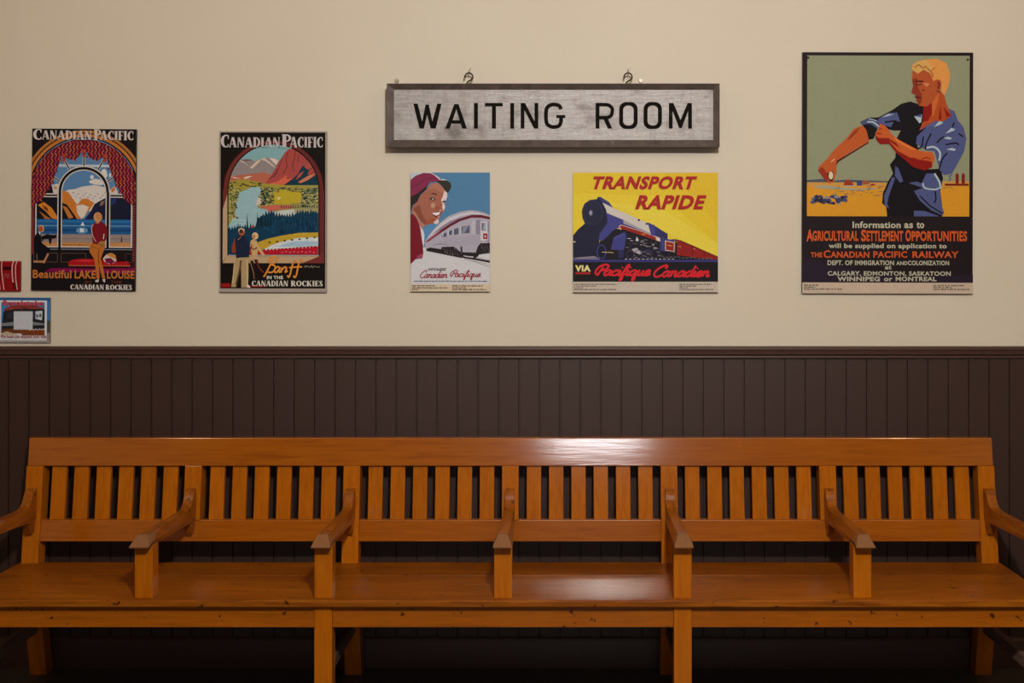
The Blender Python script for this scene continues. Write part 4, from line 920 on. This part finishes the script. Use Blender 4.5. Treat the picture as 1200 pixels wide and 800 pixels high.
# ------------------------------------------------------------------ hanging WAITING ROOM sign
YS = 4.400; MS = YS/F
SL, SR, STp, SB = 453.3, 843.4, 97.8, 172.0
scx = (SL+SR)/2
sign = thing('waiting_room_sign', 'weathered grey wooden sign reading WAITING ROOM in a dark brown frame', 'sign', ((scx-VX)*MS, YS, H-(SB-VY)*MS))
sx = lambda px: (px-scx)*MS
sz = lambda py: (SB-py)*MS
IL, IR, IT, IB = 461.2, 836.2, 104.6, 163.6
DP = 0.012; TH = 0.056
boxobj('panel', M_SIGN, (sx(IL)-0.004, sx(IR)+0.004, DP, TH-0.006, sz(IB)-0.004, sz(IT)+0.004), sign, 0)
def frame_piece(o0, o1, i0, i1):
    bm = bmesh.new()
    pts = [(*o0, 0.0), (*o1, 0.0), (*i1, DP-0.001), (*i0, DP-0.001)]
    f = [bm.verts.new((sx(a), d, sz(b))) for a, b, d in pts]
    g = [bm.verts.new((sx(a), TH, sz(b))) for a, b, d in pts]
    bm.faces.new(f); bm.faces.new(g[::-1])
    for i in range(4): bm.faces.new([f[i], g[i], g[(i+1) % 4], f[(i+1) % 4]])
    return from_bm('frame_rail', bm, M_SIGNFRAME, sign)
OTL, OTR, OBL, OBR = (SL, STp), (SR, STp), (SL, SB), (SR, SB)
ITL, ITR, IBL, IBR = (IL, IT), (IR, IT), (IL, IB), (IR, IB)
frame_piece(OTL, OTR, ITL, ITR); frame_piece(OBR, OBL, IBR, IBL); frame_piece(OBL, OTL, IBL, ITL); frame_piece(OTR, OBR, ITR, IBR)
LV, LF, LS = [], [], []
def letter(loops):
    tri = tessellate_polygon([[Vector((x, y, 0)) for x, y in lp] for lp in loops]); b = len(LV)
    LV.extend((sx(x), DP-0.0006-0.00004*len(LS), sz(y)) for lp in loops for x, y in lp); LF.extend([[i+b for i in t] for t in tri]); LS.append(1)
def letter_done():
    lo = mesh('letter', LV, LF, M_SIGNINK, sign)
    bm = bmesh.new(); bm.from_mesh(lo.data)
    f_ = [f for f in bm.faces if f.normal.y > 0]
    if f_: bmesh.ops.reverse_faces(bm, faces=f_)
    bm.to_mesh(lo.data); bm.free(); LV.clear(); LF.clear(); LS.clear()
def lstroke(pts, w):
    L, R = ribbon(pts, w); letter([L+R[::-1]])
c2 = lambda pts: [(445+a/5.714, 75+b/5.714) for a, b in pts]
c3 = lambda pts: [(645+a/5.714, 75+b/5.714) for a, b in pts]
rc = lambda a, b, c, d: [(a, c), (b, c), (b, d), (a, d)]
letter([c2([(222,262),(251,262),(282,382),(304,268),(326,268),(350,382),(383,262),(412,262),(373,430),(338,430),(315,338),(293,430),(264,430)])])
letter_done()
letter([c2([(437,430),(497,265),(526,265),(582,430),(551,430),(540,396),(478,396),(466,430)]), c2([(486,374),(511,300),(533,374)])])
letter_done(); letter([c2(rc(629, 656, 258, 430))]); letter_done(); letter([c2(rc(703, 823, 258, 281))]); letter([c2(rc(750, 777, 281, 430))]); letter_done(); letter([c2(rc(873, 899, 258, 430))]); letter_done()
letter([c2([(943,258),(972,258),(1036,380),(1036,258),(1061,258),(1061,430),(1033,430),(968,306),(968,430),(943,430)])])
letter_done()
def rr(x0, x1, y0, y1, r, n=6):
    out = []
    for cx, cy, a0 in ((x1-r, y0+r, -90), (x1-r, y1-r, 0), (x0+r, y1-r, 90), (x0+r, y0+r, 180)):
        out += [(cx+r*math.cos(math.radians(a0+90*i/n)), cy+r*math.sin(math.radians(a0+90*i/n))) for i in range(n+1)]
    return out
lstroke(smooth_line([(657.4,127.6),(655.5,123.6),(651,122.1),(646,122.3),(641.5,125),(639.9,130),(639.9,140),(641.5,145.2),(646,148),(651,148.2),(655.5,146.4),(657.4,141.5),(657.4,135)], 4), 4.5)
letter([rc(652, 662.4, 134.4, 137.8)])
letter_done()
letter([c3(rc(303, 329, 258, 430))]); lstroke(smooth_line([(700.2,122.1),(708,122.1),(713.5,122.8),(717.2,126),(717.6,130),(716.4,134.6),(712.5,137),(708,137.4),(700.2,137.4)], 4), 4.2)
letter([c3([(352,358),(381,352),(415,430),(386,430)])])
for a, b in ((725.7, 747.5), (754.4, 776.0)): letter_done(); letter([rr(a, b, 119.0, 150.7, 8.2), rr(a+4.7, b-4.7, 123.2, 146.5, 5.2)])
letter_done()
letter([c3([(795,258),(826,258),(873,372),(921,258),(950,258),(950,430),(924,430),(924,312),(882,426),(864,426),(820,312),(820,430),(795,430)])])
letter_done()

# hooks: an S-hook from the wall nail to the top edge of the sign, with the nail
def hook(px, lab):
    y = YS+0.034; m = y/F
    th = thing('sign_hook', lab, 'hook', ((px-VX)*m, y, H-(97.9-VY)*m), 'hooks holding the sign')
    s = m/5.714   # drawing of the hook: 5.714 units per pixel, origin at its foot
    pts = [(-12, 0), (-10, 10), (2, 18), (18, 28), (26, 42), (20, 60), (6, 70), (-12, 68), (-26, 54), (-28, 38)]
    pts = [(a*s, 0.0, b*s) for a, b in smooth_line(pts, 4)]
    from_bm('hook', tube(pts, 0.0030, 8), M_IRON, th, smooth=True)
    from_bm('wire', tube([(0.0, 0.0, 58*s), (0.001, 0.006, 78*s), (0.0, 0.016, 96*s), (0.004*1, YW-y, 112*s)], 0.0016, 6), M_STEEL, th)
    return th
hook(549.6, 'dark iron hook holding the left end of the grey sign'); hook(736.2, 'dark iron hook holding the right end of the grey sign')
for px, lab in ((464.6, 'small pale screw head on the wall above the left corner of the grey sign'), (750.8, 'small pale screw head on the wall just right of the right sign hook')):
    y = YW-0.004; m = y/F
    th = thing('wall_screw', lab, 'screw', ((px-VX)*m, y, H-(94.6-VY)*m), 'screws above the sign')
    from_bm('screw_head', disc_bm(0.0095, 0.010, 14), M_STEEL, th)
    from_bm('slot', disc_bm(0.0035, 0.003, 10), M_STEEL, th, (0, -0.006, 0))
